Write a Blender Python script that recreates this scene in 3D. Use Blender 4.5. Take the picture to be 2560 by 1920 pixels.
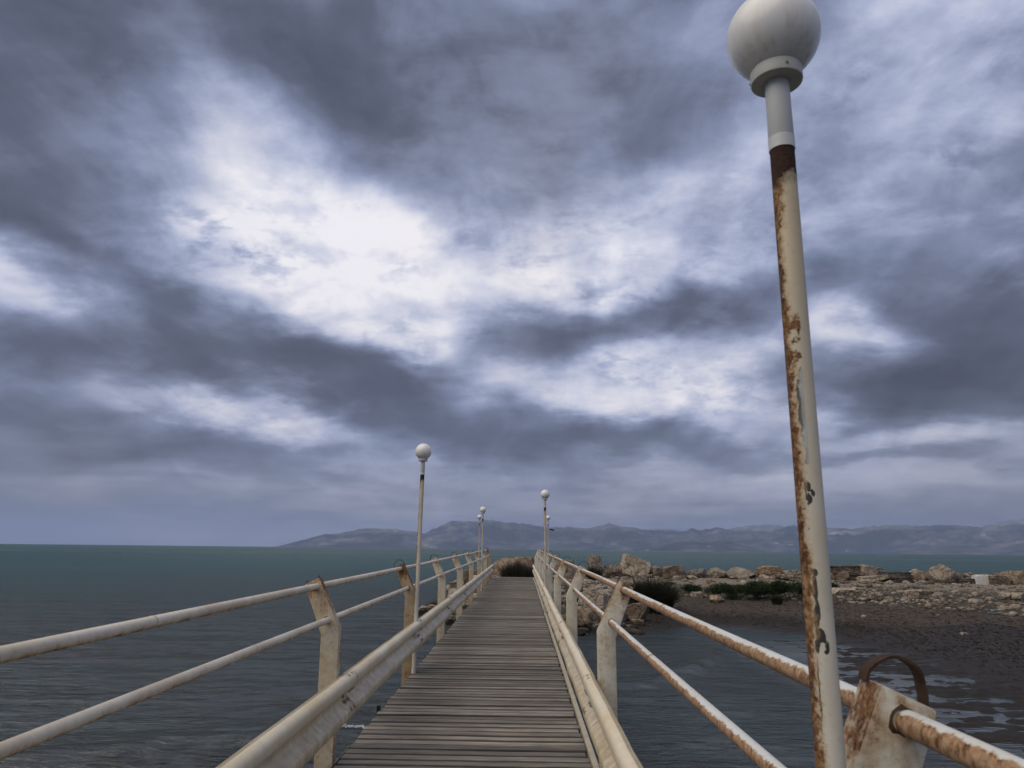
import bpy, bmesh, math, random
import numpy as np
from mathutils import Vector, Matrix, Euler

rad = math.radians
scene = bpy.context.scene
for _o in list(bpy.data.objects):
    bpy.data.objects.remove(_o)
COL = scene.collection

# ------------------------------------------------------------------ camera
EYE = 2.75                                  # metres above the water
cam_data = bpy.data.cameras.new('camera')
cam_data.sensor_width = 36.0
cam_data.lens = 25.52
cam_data.clip_start = 0.05
cam_data.clip_end = 60000.0
cam_data.dof.use_dof = True
cam_data.dof.focus_distance = 12.0
cam_data.dof.aperture_fstop = 9.0
cam = bpy.data.objects.new('camera', cam_data)
COL.objects.link(cam)
cam.location = (0, 0, EYE)
_yaw, _pitch, _roll = rad(0.912), rad(12.816), rad(0.632)
_fw = Vector((-math.sin(_yaw) * math.cos(_pitch), math.cos(_yaw) * math.cos(_pitch), math.sin(_pitch)))
_rt = Vector((math.cos(_yaw), math.sin(_yaw), 0))
_up = _rt.cross(_fw)
_r2 = _rt * math.cos(_roll) + _up * math.sin(_roll)
_u2 = _up * math.cos(_roll) - _rt * math.sin(_roll)
cam.rotation_euler = Matrix((_r2, _u2, -_fw)).transposed().to_euler()
scene.camera = cam

# ------------------------------------------------------------------ render / view
scene.view_settings.view_transform = 'Standard'
scene.view_settings.look = 'None'
scene.view_settings.exposure = 0.5
scene.view_settings.gamma = 1.0
scene.view_settings.use_curve_mapping = False
scene.render.engine = 'CYCLES'
cy = scene.cycles
cy.use_denoising = True
cy.use_adaptive_sampling = True
cy.adaptive_threshold = 0.015
cy.max_bounces = 5
cy.diffuse_bounces = 2
cy.glossy_bounces = 3
cy.transmission_bounces = 2
cy.volume_bounces = 0
cy.transparent_max_bounces = 8
cy.caustics_reflective = False
cy.caustics_refractive = False
cy.sample_clamp_indirect = 4.0

# ------------------------------------------------------------------ sun and sky
SUN_AZ, SUN_EL = -125.0, 55.0                # degrees from the bridge axis, to the left; height
sd = Vector((math.sin(rad(SUN_AZ)) * math.cos(rad(SUN_EL)), math.cos(rad(SUN_AZ)) * math.cos(rad(SUN_EL)), math.sin(rad(SUN_EL))))
sun_data = bpy.data.lights.new('sun', 'SUN')
sun_data.energy = 1.5
sun_data.angle = rad(70)
sun_data.color = (1.0, 0.89, 0.73)
sun = bpy.data.objects.new('sun', sun_data)
COL.objects.link(sun)
sun.rotation_euler = (-sd).to_track_quat('-Z', 'Y').to_euler()


class NT:
    """Small helper that adds and wires shader nodes."""
    def __init__(self, tree):
        self.t = tree
        self.n = tree.nodes
        self.n.clear()

    def node(self, typ, **kw):
        nd = self.n.new(typ)
        for k, v in kw.items():
            setattr(nd, k, v)
        return nd

    def put(self, sock, val):
        if isinstance(val, bpy.types.NodeSocket):
            self.t.links.new(val, sock)
        elif val is not None:
            if isinstance(val, (tuple, list)) and sock.type == 'RGBA' and len(val) == 3:
                val = (*val, 1.0)
            sock.default_value = val

    def math(self, op, a, b=None, c=None, clamp=False):
        nd = self.node('ShaderNodeMath', operation=op)
        nd.use_clamp = clamp
        for i, v in enumerate((a, b, c)):
            self.put(nd.inputs[i], v)
        return nd.outputs[0]

    def vec(self, op, a, b=None, scale=None):
        nd = self.node('ShaderNodeVectorMath', operation=op)
        self.put(nd.inputs[0], a)
        if b is not None:
            self.put(nd.inputs[1], b)
        if scale is not None:
            self.put(nd.inputs['Scale'], scale)
        return nd.outputs['Value'] if op in ('DOT_PRODUCT', 'LENGTH') else nd.outputs[0]

    def noise(self, vec=None, scale=5.0, detail=4.0, rough=0.55, dist=0.0, lac=2.0, color=False):
        nd = self.node('ShaderNodeTexNoise')
        self.put(nd.inputs['Vector'], vec)
        self.put(nd.inputs['Scale'], scale)
        self.put(nd.inputs['Detail'], detail)
        self.put(nd.inputs['Roughness'], rough)
        self.put(nd.inputs['Lacunarity'], lac)
        self.put(nd.inputs['Distortion'], dist)
        return nd.outputs['Color'] if color else nd.outputs['Fac']

    def voronoi(self, vec=None, scale=5.0, feature='F1', out='Distance'):
        nd = self.node('ShaderNodeTexVoronoi', feature=feature)
        self.put(nd.inputs['Vector'], vec)
        self.put(nd.inputs['Scale'], scale)
        return nd.outputs[out]

    def mapping(self, vec, loc=(0, 0, 0), rot=(0, 0, 0), scale=(1, 1, 1), kind='POINT'):
        nd = self.node('ShaderNodeMapping', vector_type=kind)
        self.put(nd.inputs['Vector'], vec)
        nd.inputs['Location'].default_value = loc
        nd.inputs['Rotation'].default_value = rot
        nd.inputs['Scale'].default_value = scale
        return nd.outputs[0]

    def range(self, v, a, b, c=0.0, d=1.0, smooth=False):
        nd = self.node('ShaderNodeMapRange')
        nd.clamp = True
        if smooth:
            nd.interpolation_type = 'SMOOTHSTEP'
        self.put(nd.inputs[0], v)
        for i, q in enumerate((a, b, c, d)):
            self.put(nd.inputs[i + 1], q)
        return nd.outputs[0]

    def ramp(self, v, stops, interp='LINEAR'):
        nd = self.node('ShaderNodeValToRGB')
        cr = nd.color_ramp
        cr.interpolation = interp
        while len(cr.elements) < len(stops):
            cr.elements.new(0.5)
        for e, (pos, c) in zip(cr.elements, stops):
            e.position = pos
            e.color = (*c, 1.0) if len(c) == 3 else c
        self.put(nd.inputs[0], v)
        return nd.outputs[0]

    def mix(self, fac, a, b, mode='MIX'):
        nd = self.node('ShaderNodeMix', data_type='RGBA', blend_type=mode)
        self.put(nd.inputs[0], fac)
        self.put(nd.inputs[6], a)
        self.put(nd.inputs[7], b)
        return nd.outputs[2]

    def mixf(self, fac, a, b):
        nd = self.node('ShaderNodeMix', data_type='FLOAT')
        self.put(nd.inputs[0], fac)
        self.put(nd.inputs[2], a)
        self.put(nd.inputs[3], b)
        return nd.outputs[0]

    def sep(self, v):
        nd = self.node('ShaderNodeSeparateXYZ')
        self.put(nd.inputs[0], v)
        return nd.outputs

    def comb(self, x=0.0, y=0.0, z=0.0):
        nd = self.node('ShaderNodeCombineXYZ')
        for i, v in enumerate((x, y, z)):
            self.put(nd.inputs[i], v)
        return nd.outputs[0]

    def bump(self, height, strength=0.5, dist=0.02, normal=None):
        nd = self.node('ShaderNodeBump')
        self.put(nd.inputs['Strength'], strength)
        self.put(nd.inputs['Distance'], dist)
        self.put(nd.inputs['Height'], height)
        if normal is not None:
            self.put(nd.inputs['Normal'], normal)
        return nd.outputs[0]


# Cloud masses of the overcast: azimuth, elevation, half width, half height (degrees), tilt, brightness
CLOUDS = [
    (-20.7, 25.2, 14.4, 7.7, -31.0, 0.62), (-14.2, 20.8, 11.6, 6.0, -20.0, 0.55), (-24.1, 20.7, 10.8, 5.0, -12.0, 0.16), (-8.8, 16.6, 11.9, 4.3, -12.0, 0.34),
    (-18.9, 16.5, 11.4, 2.8, -10.0, 0.22), (-9.8, 22.2, 6.0, 3.9, -26.0, 0.25), (-37.2, 18.2, 6.3, 2.7, -13.0, 0.5), (-36.8, 15.8, 6.9, 2.4, 6.0, 0.18),
    (-23.3, 10.3, 11.0, 3.5, -4.0, 0.6), (-18.3, 8.9, 10.4, 2.4, -12.0, 0.22), (10.7, 12.3, 10.9, 3.4, -5.0, 0.62), (-0.4, 10.6, 9.4, 3.1, 9.0, 0.36),
    (15.5, 10.0, 8.3, 2.8, -13.0, 0.3), (11.1, 23.6, 14.8, 6.0, 14.0, 0.34), (0.7, 21.5, 13.3, 4.3, -5.0, 0.3), (7.6, 21.0, 10.1, 2.1, 6.0, 0.22),
    (13.7, 15.7, 8.5, 2.1, 5.0, 0.36), (25.4, 15.9, 5.3, 2.7, -34.0, 0.6), (28.4, 12.5, 4.3, 1.8, -45.0, 0.18), (33.6, 16.8, 4.8, 2.1, 19.0, 0.18),
    (24.0, 10.2, 3.6, 1.6, 18.0, 0.26), (32.3, 7.9, 5.5, 1.4, -4.0, 0.24), (5.5, 6.9, 3.9, 0.8, 0.0, 0.26), (2.6, 5.4, 11.5, 1.8, 0.0, 0.16),
    (13.2, 5.5, 10.3, 2.1, -1.0, 0.16), (16.7, 30.4, 8.6, 3.7, 22.0, 0.26), (34.9, 32.2, 8.4, 6.3, 15.0, 0.3), (29.5, 25.7, 8.2, 3.1, 15.0, 0.18),
    (34.9, 22.3, 5.5, 3.2, 22.0, 0.16), (-20.3, 31.4, 5.0, 2.6, -9.0, 0.2), (-29.4, 29.0, 4.5, 2.2, -12.0, 0.08), (-15.3, 4.5, 14.0, 2.1, 2.0, 0.26),
    (27.3, 4.2, 9.6, 1.9, -2.0, 0.26), (6.2, 3.4, 16.4, 1.4, 0.0, 0.18), (-27.9, 4.3, 7.9, 1.1, 3.0, 0.14), (-8.3, 6.5, 7.2, 1.4, 6.0, 0.12),
    (27.6, 7.4, 6.9, 1.3, 1.0, 0.22), (22.4, 6.3, 6.4, 0.9, -2.0, -0.16), (30.2, 5.7, 6.4, 0.8, -3.0, -0.16), (-5.6, 36.7, 17.1, 6.4, -6.0, -0.09),
    (-29.1, 33.8, 15.3, 6.1, -15.0, -0.46), (-35.1, 26.5, 11.0, 5.6, -24.0, -0.42), (-37.4, 31.6, 8.4, 5.7, -20.0, -0.3), (-23.1, 36.6, 9.2, 4.1, 5.0, -0.14),
    (-16.8, 34.4, 8.4, 3.5, -10.0, -0.16), (0.6, 32.1, 11.3, 5.0, -24.0, -0.09), (-35.9, 20.3, 7.6, 2.1, -22.0, -0.32), (-31.6, 18.4, 5.8, 1.6, -25.0, -0.2),
    (-35.5, 12.4, 11.9, 4.5, -5.0, -0.26), (-27.5, 14.2, 12.2, 3.9, -9.0, -0.36), (-17.6, 13.2, 13.3, 3.8, -18.0, -0.38), (-6.3, 10.1, 15.0, 3.6, -12.0, -0.36),
    (3.7, 8.4, 13.1, 2.9, -2.0, -0.34), (12.6, 8.0, 8.5, 2.1, -9.0, -0.22), (1.9, 16.1, 8.2, 3.5, 6.0, -0.42), (10.9, 18.4, 10.8, 2.7, 11.0, -0.3),
    (18.8, 18.8, 6.8, 2.1, 2.0, -0.2), (-5.1, 19.6, 4.3, 2.2, 2.0, -0.05), (31.9, 14.0, 8.1, 4.6, -2.0, -0.66), (28.3, 11.5, 6.3, 2.6, -15.0, -0.56),
    (33.7, 10.9, 5.6, 2.7, -2.0, -0.34), (25.7, 18.7, 5.7, 2.6, -19.0, -0.12), (-32.5, 7.5, 12.4, 3.4, -1.0, -0.24), (-24.3, 7.2, 11.9, 2.3, -7.0, -0.24),
    (-32.7, 2.9, 15.3, 3.3, 2.0, -0.14), (-15.3, 5.9, 14.8, 2.1, -3.0, -0.18), (18.7, 12.3, 4.4, 3.1, -4.0, -0.22), (4.4, 4.3, 7.7, 1.0, 0.0, -0.14),
    (-19.9, 4.0, 8.7, 1.3, 2.0, -0.12), (19.7, 26.8, 7.5, 3.7, 17.0, -0.1), (25.3, 31.2, 5.6, 3.9, -14.0, -0.06),
]


world = bpy.data.worlds.new('World')
scene.world = world
world.use_nodes = True
world.cycles.sampling_method = 'MANUAL'
world.cycles.sample_map_resolution = 256
w = NT(world.node_tree)
wo = w.node('ShaderNodeOutputWorld')
bg = w.node('ShaderNodeBackground')
w.t.links.new(bg.outputs[0], wo.inputs[0])
sky = w.node('ShaderNodeTexSky', sky_type='NISHITA')
sky.sun_disc = False
sky.sun_elevation = rad(SUN_EL)
sky.sun_rotation = rad(SUN_AZ)
sky.air_density = 1.0
sky.dust_density = 1.5
tc = w.node('ShaderNodeTexCoord')
d0 = w.vec('NORMALIZE', tc.outputs['Generated'])
sx, sy, sz = w.sep(d0)
# the cloud deck as a flat sheet overhead, so its texture foreshortens towards the horizon
den = w.math('ADD', w.math('MAXIMUM', sz, 0.0), 0.24)
flat = w.comb(w.math('DIVIDE', sx, den), w.math('DIVIDE', sy, den), 0.0)
# swirl the directions so that the masses get ragged edges
n1 = w.vec('SUBTRACT', w.noise(w.mapping(d0, scale=(1, 1, 1.6)), 3.4, 3, 0.5, color=True), (0.5, 0.5, 0.5))
n2 = w.vec('SUBTRACT', w.noise(flat, 3.2, 5, 0.6, color=True), (0.5, 0.5, 0.5))
dw = w.vec('ADD', d0, w.vec('ADD', w.vec('MULTIPLY', n1, (0.20, 0.20, 0.13)), w.vec('MULTIPLY', n2, (0.10, 0.10, 0.07))))
total = None
for (az, el, ra, rb, roll, amp) in CLOUDS:
    a_, e_ = rad(az), rad(el)
    c = Vector((math.sin(a_) * math.cos(e_), math.cos(a_) * math.cos(e_), math.sin(e_)))
    E_ = Vector((math.cos(a_), -math.sin(a_), 0))
    N_ = (Vector((0, 0, 1)) - c * c.z).normalized()
    e1 = E_ * math.cos(rad(roll)) + N_ * math.sin(rad(roll))
    e2 = c.cross(e1)
    rot = Matrix((e1, e2, c)).transposed().to_euler()
    mp = w.mapping(dw, loc=c, rot=rot, scale=(math.sin(rad(ra)) * 1.35, math.sin(rad(rb)) * 1.35, 0.9), kind='TEXTURE')
    g = w.node('ShaderNodeTexGradient', gradient_type='SPHERICAL')
    w.put(g.inputs[0], mp)
    total = w.math('MULTIPLY_ADD', w.range(g.outputs['Fac'], 0.0, 0.75, 0.0, amp * 0.85, True), 1.0, total if total is not None else 0.0)
# streaky sheet texture, broad mottling and fine wisps, everywhere in the sky
den2 = w.math('ADD', w.math('MAXIMUM', sz, 0.0), 0.45)
puff = w.comb(w.math('DIVIDE', sx, den2), w.math('DIVIDE', sy, den2), sz)
st = w.noise(w.mapping(flat, rot=(0, 0, rad(-6)), scale=(1.7, 0.55, 1)), 1.6, 7, 0.56, 0.7)
mo = w.noise(w.mapping(puff, rot=(0, 0, rad(20)), scale=(1.0, 0.9, 1.0)), 15.0, 6, 0.66, 0.5)
fi = w.noise(w.mapping(puff, rot=(0, 0, rad(-8)), scale=(1.5, 0.9, 1)), 5.0, 7, 0.60, 0.7)
bright = w.range(total, 0.05, 0.6)
soft = w.math('TANH', w.math('MULTIPLY', total, 1.35))
v = w.math('MULTIPLY_ADD', w.math('MAXIMUM', soft, 0.0), 0.60, w.math('MULTIPLY_ADD', w.math('MINIMUM', soft, 0.0), 0.34, 0.36))
calm_ = w.range(sz, 0.08, 0.36, 0.42, 1.0, True)       # broad soft forms low down, busier texture overhead
v0 = v
v = w.math('MULTIPLY_ADD', w.math('SUBTRACT', st, 0.5), w.mixf(w.range(total, -0.45, 0.15), 0.40, 0.72), v)
v = w.math('MULTIPLY_ADD', w.math('SUBTRACT', mo, 0.5), w.mixf(bright, 0.06, 0.20), v)
# small cloudlets with firmer edges inside the bright breaks, ragged shreds elsewhere
cl = w.noise(w.mapping(puff, rot=(0, 0, rad(28)), scale=(1.0, 1.25, 1.0)), 19.0, 6, 0.60, 0.25)
big_cl = w.noise(w.mapping(puff, loc=(5, 2, 0), rot=(0, 0, rad(28)), scale=(1.0, 1.0, 1.0)), 7.0, 3, 0.5, 0.2)
shred = w.math('MULTIPLY', w.range(cl, 0.40, 0.64, 0.0, 1.0, True), w.range(big_cl, 0.42, 0.64, 0.0, 1.0))
v = w.math('MULTIPLY_ADD', shred, w.mixf(bright, -0.04, -0.24), v)
edge = w.noise(w.mapping(flat, rot=(0, 0, rad(10)), scale=(1.0, 1.5, 1)), 3.4, 8, 0.60, 0.35)
v = w.math('MULTIPLY_ADD', w.math('SUBTRACT', w.range(edge, 0.34, 0.66, 0.0, 1.0, True), 0.5), w.mixf(w.range(total, -0.4, 0.1), 0.05, 0.16), v)
v = w.mixf(calm_, v0, v)
v = w.math('MULTIPLY_ADD', w.math('SUBTRACT', v, 0.36), 1.22, 0.385)
v = w.math('MULTIPLY_ADD', w.math('SUBTRACT', fi, 0.5), w.mixf(w.range(total, -0.35, 0.25), 0.20, 0.44), v)
# calmer, hazier bank low over the sea
low = w.range(sz, 0.015, 0.17, 1.0, 0.0, True)
bands = w.noise(w.comb(w.math('MULTIPLY', sx, 2.6), w.math('MULTIPLY', sy, 2.6), w.math('MULTIPLY', sz, 34.0)), 1.0, 5, 0.55, 0.3)
v = w.mixf(w.math('MULTIPLY', low, 0.5), v, 0.50)
v = w.math('MULTIPLY_ADD', w.math('MULTIPLY', w.math('SUBTRACT', bands, 0.5), low), 0.62, v)
cloud = w.ramp(v, [(0.0, (0.046, 0.052, 0.076)), (0.18, (0.082, 0.094, 0.140)), (0.40, (0.174, 0.202, 0.300)),
                   (0.62, (0.320, 0.352, 0.480)), (0.82, (0.490, 0.503, 0.592)), (1.0, (0.675, 0.662, 0.700))])
warm = w.noise(w.mapping(d0, loc=(3, 1, 2)), 2.6, 3, 0.5)
cloud = w.mix(w.range(warm, 0.46, 0.66, 0.0, 0.5), cloud, w.mix(1.0, cloud, (1.07, 1.0, 0.88), 'MULTIPLY'))
cloud = w.mix(w.math('MULTIPLY', low, 0.8), cloud, w.mix(1.0, cloud, (1.10, 1.0, 0.86), 'MULTIPLY'))
cloud10 = w.vec('SCALE', cloud, scale=12.3)
thin = w.range(w.noise(flat, 2.2, 4, 0.5), 0.50, 0.75, 0.0, 0.16)   # thin places where the blue sky comes through
mixed = w.mix(thin, cloud10, sky.outputs[0])
w.put(bg.inputs['Color'], mixed)
bg.inputs['Strength'].default_value = 0.08

# ------------------------------------------------------------------ building helpers
def tag(o, label=None, cat=None, group=None, kind=None):
    if label:
        o['label'] = label
    if cat:
        o['category'] = cat
    if group:
        o['group'] = group
    if kind:
        o['kind'] = kind
    return o


def empty(name, loc=(0, 0, 0), rot=(0, 0, 0)):
    o = bpy.data.objects.new(name, None)
    COL.objects.link(o)
    o.location = loc
    o.rotation_euler = rot
    o.empty_display_size = 0.1
    return o


def link(name, me, parent=None, loc=None, rot=None):
    o = bpy.data.objects.new(name, me)
    COL.objects.link(o)
    if parent is not None:
        o.parent = parent
    if loc is not None:
        o.location = loc
    if rot is not None:
        o.rotation_euler = rot
    return o


def mesh(name, V, F, mat=None, smooth=False):
    me = bpy.data.meshes.new(name)
    me.from_pydata([tuple(v) for v in V], [], [tuple(f) for f in F])
    if mat:
        me.materials.append(mat)
    if smooth:
        me.polygons.foreach_set('use_smooth', [True] * len(me.polygons))
    me.update()
    return me


def fast_mesh(name, V, F, mat=None, smooth=False):
    """Mesh from numpy arrays, all faces with the same corner count."""
    V = np.asarray(V, np.float32)
    F = np.asarray(F, np.int32)
    k = F.shape[1]
    me = bpy.data.meshes.new(name)
    me.vertices.add(len(V))
    me.vertices.foreach_set('co', V.ravel())
    me.loops.add(F.size)
    me.loops.foreach_set('vertex_index', F.ravel())
    me.polygons.add(len(F))
    me.polygons.foreach_set('loop_start', np.arange(0, F.size, k, dtype=np.int32))
    me.polygons.foreach_set('loop_total', np.full(len(F), k, np.int32))
    if smooth:
        me.polygons.foreach_set('use_smooth', np.ones(len(F), bool))
    me.update(calc_edges=True)
    me.validate()
    if mat:
        me.materials.append(mat)
    return me


class MB:
    """Collects simple solids into one mesh."""
    def __init__(self):
        self.V, self.F = [], []

    def add(self, V, F):
        b = len(self.V)
        self.V += [tuple(v) for v in V]
        self.F += [tuple(i + b for i in f) for f in F]
        return self

    def box(self, x0, x1, y0, y1, z0, z1):
        V = [(x, y, z) for z in (z0, z1) for y in (y0, y1) for x in (x0, x1)]
        return self.add(V, [(0, 2, 3, 1), (4, 5, 7, 6), (0, 1, 5, 4), (2, 6, 7, 3), (0, 4, 6, 2), (1, 3, 7, 5)])

    def lathe(self, prof, n=24, cap=True, ox=0.0, oy=0.0):
        V, F = [], []
        for r, z in prof:
            for i in range(n):
                a = 2 * math.pi * i / n
                V.append((ox + r * math.cos(a), oy + r * math.sin(a), z))
        for j in range(len(prof) - 1):
            for i in range(n):
                k = (i + 1) % n
                F.append((j * n + i, j * n + k, (j + 1) * n + k, (j + 1) * n + i))
        if cap:
            F.append(tuple(range(n - 1, -1, -1)))
            F.append(tuple((len(prof) - 1) * n + i for i in range(n)))
        return self.add(V, F)

    def tube(self, pts, r, n=14, cap=True):
        """Tube along a list of points; r is a number or a list."""
        pts = [Vector(q) for q in pts]
        V, F = [], []
        for j, q in enumerate(pts):
            t = (pts[min(j + 1, len(pts) - 1)] - pts[max(j - 1, 0)]).normalized()
            ref = Vector((0, 0, 1)) if abs(t.z) < 0.9 else Vector((1, 0, 0))
            a = t.cross(ref).normalized()
            b = a.cross(t)
            rr = r[j] if isinstance(r, (list, tuple)) else r
            for i in range(n):
                an = 2 * math.pi * i / n
                V.append(q + a * (rr * math.cos(an)) + b * (rr * math.sin(an)))
        m = len(pts)
        for j in range(m - 1):
            for i in range(n):
                k = (i + 1) % n
                F.append((j * n + i, j * n + k, (j + 1) * n + k, (j + 1) * n + i))
        if cap:
            F.append(tuple(range(n - 1, -1, -1)))
            F.append(tuple((m - 1) * n + i for i in range(n)))
        return self.add(V, F)

    def mesh(self, name, mat, smooth=False, bevel=0.0, seg=2, fix=True):
        me = mesh(name, self.V, self.F, mat)
        if bevel or fix:
            bm = bmesh.new()
            bm.from_mesh(me)
            bmesh.ops.recalc_face_normals(bm, faces=bm.faces)
            if bevel:
                ed = [e for e in bm.edges if len(e.link_faces) == 2 and e.calc_face_angle(0) > 0.5]
                bmesh.ops.bevel(bm, geom=ed, offset=bevel, segments=seg, affect='EDGES', profile=0.6)
            bm.to_mesh(me)
            bm.free()
        if smooth:
            for pl in me.polygons:
                pl.use_smooth = True
            me.set_sharp_from_angle(angle=rad(40))
        return me


# ------------------------------------------------------------------ materials
def new_mat(name):
    m = bpy.data.materials.new(name)
    m.use_nodes = True
    t = NT(m.node_tree)
    out = t.node('ShaderNodeOutputMaterial')
    b = t.node('ShaderNodeBsdfPrincipled')
    t.t.links.new(b.outputs[0], out.inputs['Surface'])
    return m, t, b


def geo(t):
    g = t.node('ShaderNodeNewGeometry')
    return g.outputs['Position'], g.outputs['Normal']


RUST = [(0.0, (0.035, 0.016, 0.010)), (0.35, (0.085, 0.036, 0.016)), (0.6, (0.23, 0.115, 0.045)), (0.8, (0.36, 0.215, 0.11)), (1.0, (0.46, 0.33, 0.20))]
RUST_PALE = [(0.0, (0.05, 0.024, 0.014)), (0.30, (0.14, 0.065, 0.03)), (0.5, (0.34, 0.20, 0.105)), (0.72, (0.46, 0.31, 0.185)), (1.0, (0.55, 0.44, 0.31))]


def painted(name, base, dirt, rust_low=0.66, kind='post'):
    """Weathered white paint over steel; rust breaks through in patches."""
    m, t, b = new_mat(name)
    pos, nor = geo(t)
    obj = t.node('ShaderNodeTexCoord').outputs['Object']
    nx, ny, nz = t.sep(nor)
    big = t.noise(pos, 2.2, 5, 0.6)
    med = t.noise(pos, 9.0, 6, 0.65)
    fine = t.noise(pos, 48.0, 5, 0.65)
    patch = t.math('MULTIPLY_ADD', med, 0.55, t.math('MULTIPLY', fine, 0.45))
    # dirt and yellowing
    stain = t.range(t.math('MULTIPLY_ADD', big, 0.6, t.math('MULTIPLY', med, 0.4)), 0.40, 0.64, 0.0, 1.0, True)
    col = t.mix(stain, base, dirt)
    col = t.mix(t.range(fine, 0.50, 0.72, 0.0, 0.35), col, t.mix(1.0, col, (0.62, 0.55, 0.44), 'MULTIPLY'))
    ox, oy, oz = t.sep(obj)
    if kind == 'post':
        # rust creeps from the cut top, the edges and round the pipes
        top = t.range(oz, 0.92, 1.24, 0.0, 0.22, True)
        low = t.range(oz, 0.55, 0.05, 0.0, 0.07, True)
        streak = t.noise(t.mapping(pos, scale=(26, 26, 1.3)), 1.0, 4, 0.6)
        side = t.math('MULTIPLY', t.range(t.math('ABSOLUTE', nx), 0.3, 0.9), 0.13)
        drive = t.math('ADD', patch, t.math('ADD', top, t.math('ADD', low, side)))
        drive = t.math('MULTIPLY_ADD', t.math('SUBTRACT', streak, 0.5), 0.42, drive)
        oi = t.node('ShaderNodeObjectInfo').outputs['Random']
        drive = t.math('MULTIPLY_ADD', t.math('SUBTRACT', oi, 0.5), 0.10, drive)
        mask = t.range(drive, rust_low, rust_low + 0.10)
        halo = t.range(drive, rust_low - 0.16, rust_low)
    elif kind == 'pipe_rusty':
        # salt side and underside eaten, top still white
        w_ = t.math('ADD', t.math('MULTIPLY', nz, -0.9), t.math('MULTIPLY', nx, -0.35))
        drive = t.math('ADD', t.math('MULTIPLY', w_, 0.9), t.math('MULTIPLY', t.math('SUBTRACT', patch, 0.5), 2.0))
        along = t.noise(t.mapping(pos, scale=(0.3, 0.9, 0.3)), 1.0, 3, 0.5)
        drive = t.math('MULTIPLY_ADD', t.math('SUBTRACT', along, 0.5), 0.5, drive)
        mask = t.range(drive, rust_low, rust_low + 0.06)
        halo = t.range(drive, rust_low - 0.12, rust_low)
    elif kind == 'pipe':
        drive = t.math('ADD', t.math('MULTIPLY', nz, -0.30), patch)
        mask = t.range(drive, rust_low, rust_low + 0.05)
        halo = t.range(drive, rust_low - 0.18, rust_low)
    else:
        drive = patch
        mask = t.range(drive, rust_low, rust_low + 0.05)
        halo = t.range(drive, rust_low - 0.10, rust_low)
    grit = t.noise(t.mapping(pos, scale=(1, 0.8, 0.55)) if kind == 'pipe_rusty' else pos, 80.0, 5, 0.72)
    grit2 = t.noise(pos, 30.0, 4, 0.6)
    rust = t.ramp(t.math('MULTIPLY_ADD', t.math('SUBTRACT', grit, 0.5), 1.5, t.math('MULTIPLY_ADD', t.math('SUBTRACT', grit2, 0.5), 0.7, 0.52)), RUST_PALE if kind == 'pipe_rusty' else RUST)
    col = t.mix(t.math('MULTIPLY', halo, 0.7), col, (0.42, 0.28, 0.14))
    col = t.mix(mask, col, rust)
    b.inputs['Roughness'].default_value = 0.5
    t.put(b.inputs['Roughness'], t.mixf(mask, t.range(big, 0.3, 0.7, 0.36, 0.6), 0.9))
    t.put(b.inputs['Base Color'], col)
    b.inputs['Specular IOR Level'].default_value = 0.4
    h = t.math('MULTIPLY_ADD', grit, mask, t.math('MULTIPLY', mask, -0.35))
    t.put(b.inputs['Normal'], t.bump(t.math('MULTIPLY_ADD', fine, 0.08, h), 0.55, 0.004))
    return m


M = {}
M['post_left'] = painted('weathered_cream_paint', (0.66, 0.595, 0.45), (0.50, 0.385, 0.235), 0.685)
M['post_right'] = painted('weathered_white_paint', (0.70, 0.675, 0.57), (0.57, 0.50, 0.37), 0.735)
M['pipe_left'] = painted('chalky_white_paint', (0.72, 0.655, 0.53), (0.58, 0.49, 0.36), 0.725, 'pipe')
M['pipe_right'] = painted('rusted_white_paint', (0.68, 0.69, 0.65), (0.62, 0.61, 0.54), -0.37, 'pipe_rusty')


def beam_mat():
    m, t, b = new_mat('stained_cream_paint')
    pos, nor = geo(t)
    nx, ny, nz = t.sep(nor)
    big = t.noise(t.mapping(pos, scale=(1, 0.55, 1)), 2.6, 5, 0.6)
    streak = t.noise(t.mapping(pos, scale=(7, 7, 1.2)), 2.2, 5, 0.62)
    fine = t.noise(pos, 60, 5, 0.7)
    col = t.mix(t.range(big, 0.36, 0.66), (0.80, 0.73, 0.55), (0.69, 0.58, 0.38))
    # grime that has washed into the valley and the underside of the ridges
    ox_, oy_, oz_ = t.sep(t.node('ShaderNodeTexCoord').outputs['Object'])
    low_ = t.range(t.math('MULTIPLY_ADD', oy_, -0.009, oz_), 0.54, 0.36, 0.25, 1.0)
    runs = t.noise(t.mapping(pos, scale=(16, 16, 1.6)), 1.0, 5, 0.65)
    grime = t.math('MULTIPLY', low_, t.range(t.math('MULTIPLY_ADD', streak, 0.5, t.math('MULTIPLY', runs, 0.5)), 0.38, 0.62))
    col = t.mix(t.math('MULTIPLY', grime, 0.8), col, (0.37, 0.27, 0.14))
    spots = t.range(t.math('MULTIPLY_ADD', fine, 0.6, t.math('MULTIPLY', streak, 0.4)), 0.60, 0.70, 0.0, 0.8)
    col = t.mix(t.math('MULTIPLY', spots, t.range(big, 0.45, 0.6)), col, (0.20, 0.13, 0.07))
    t.put(b.inputs['Base Color'], col)
    t.put(b.inputs['Roughness'], t.range(big, 0.3, 0.7, 0.32, 0.55))
    b.inputs['Specular IOR Level'].default_value = 0.45
    t.put(b.inputs['Normal'], t.bump(t.math('MULTIPLY_ADD', big, 2.0, t.math('MULTIPLY', fine, 0.12)), 0.4, 0.006))
    return m


M['beam'] = beam_mat()


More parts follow.
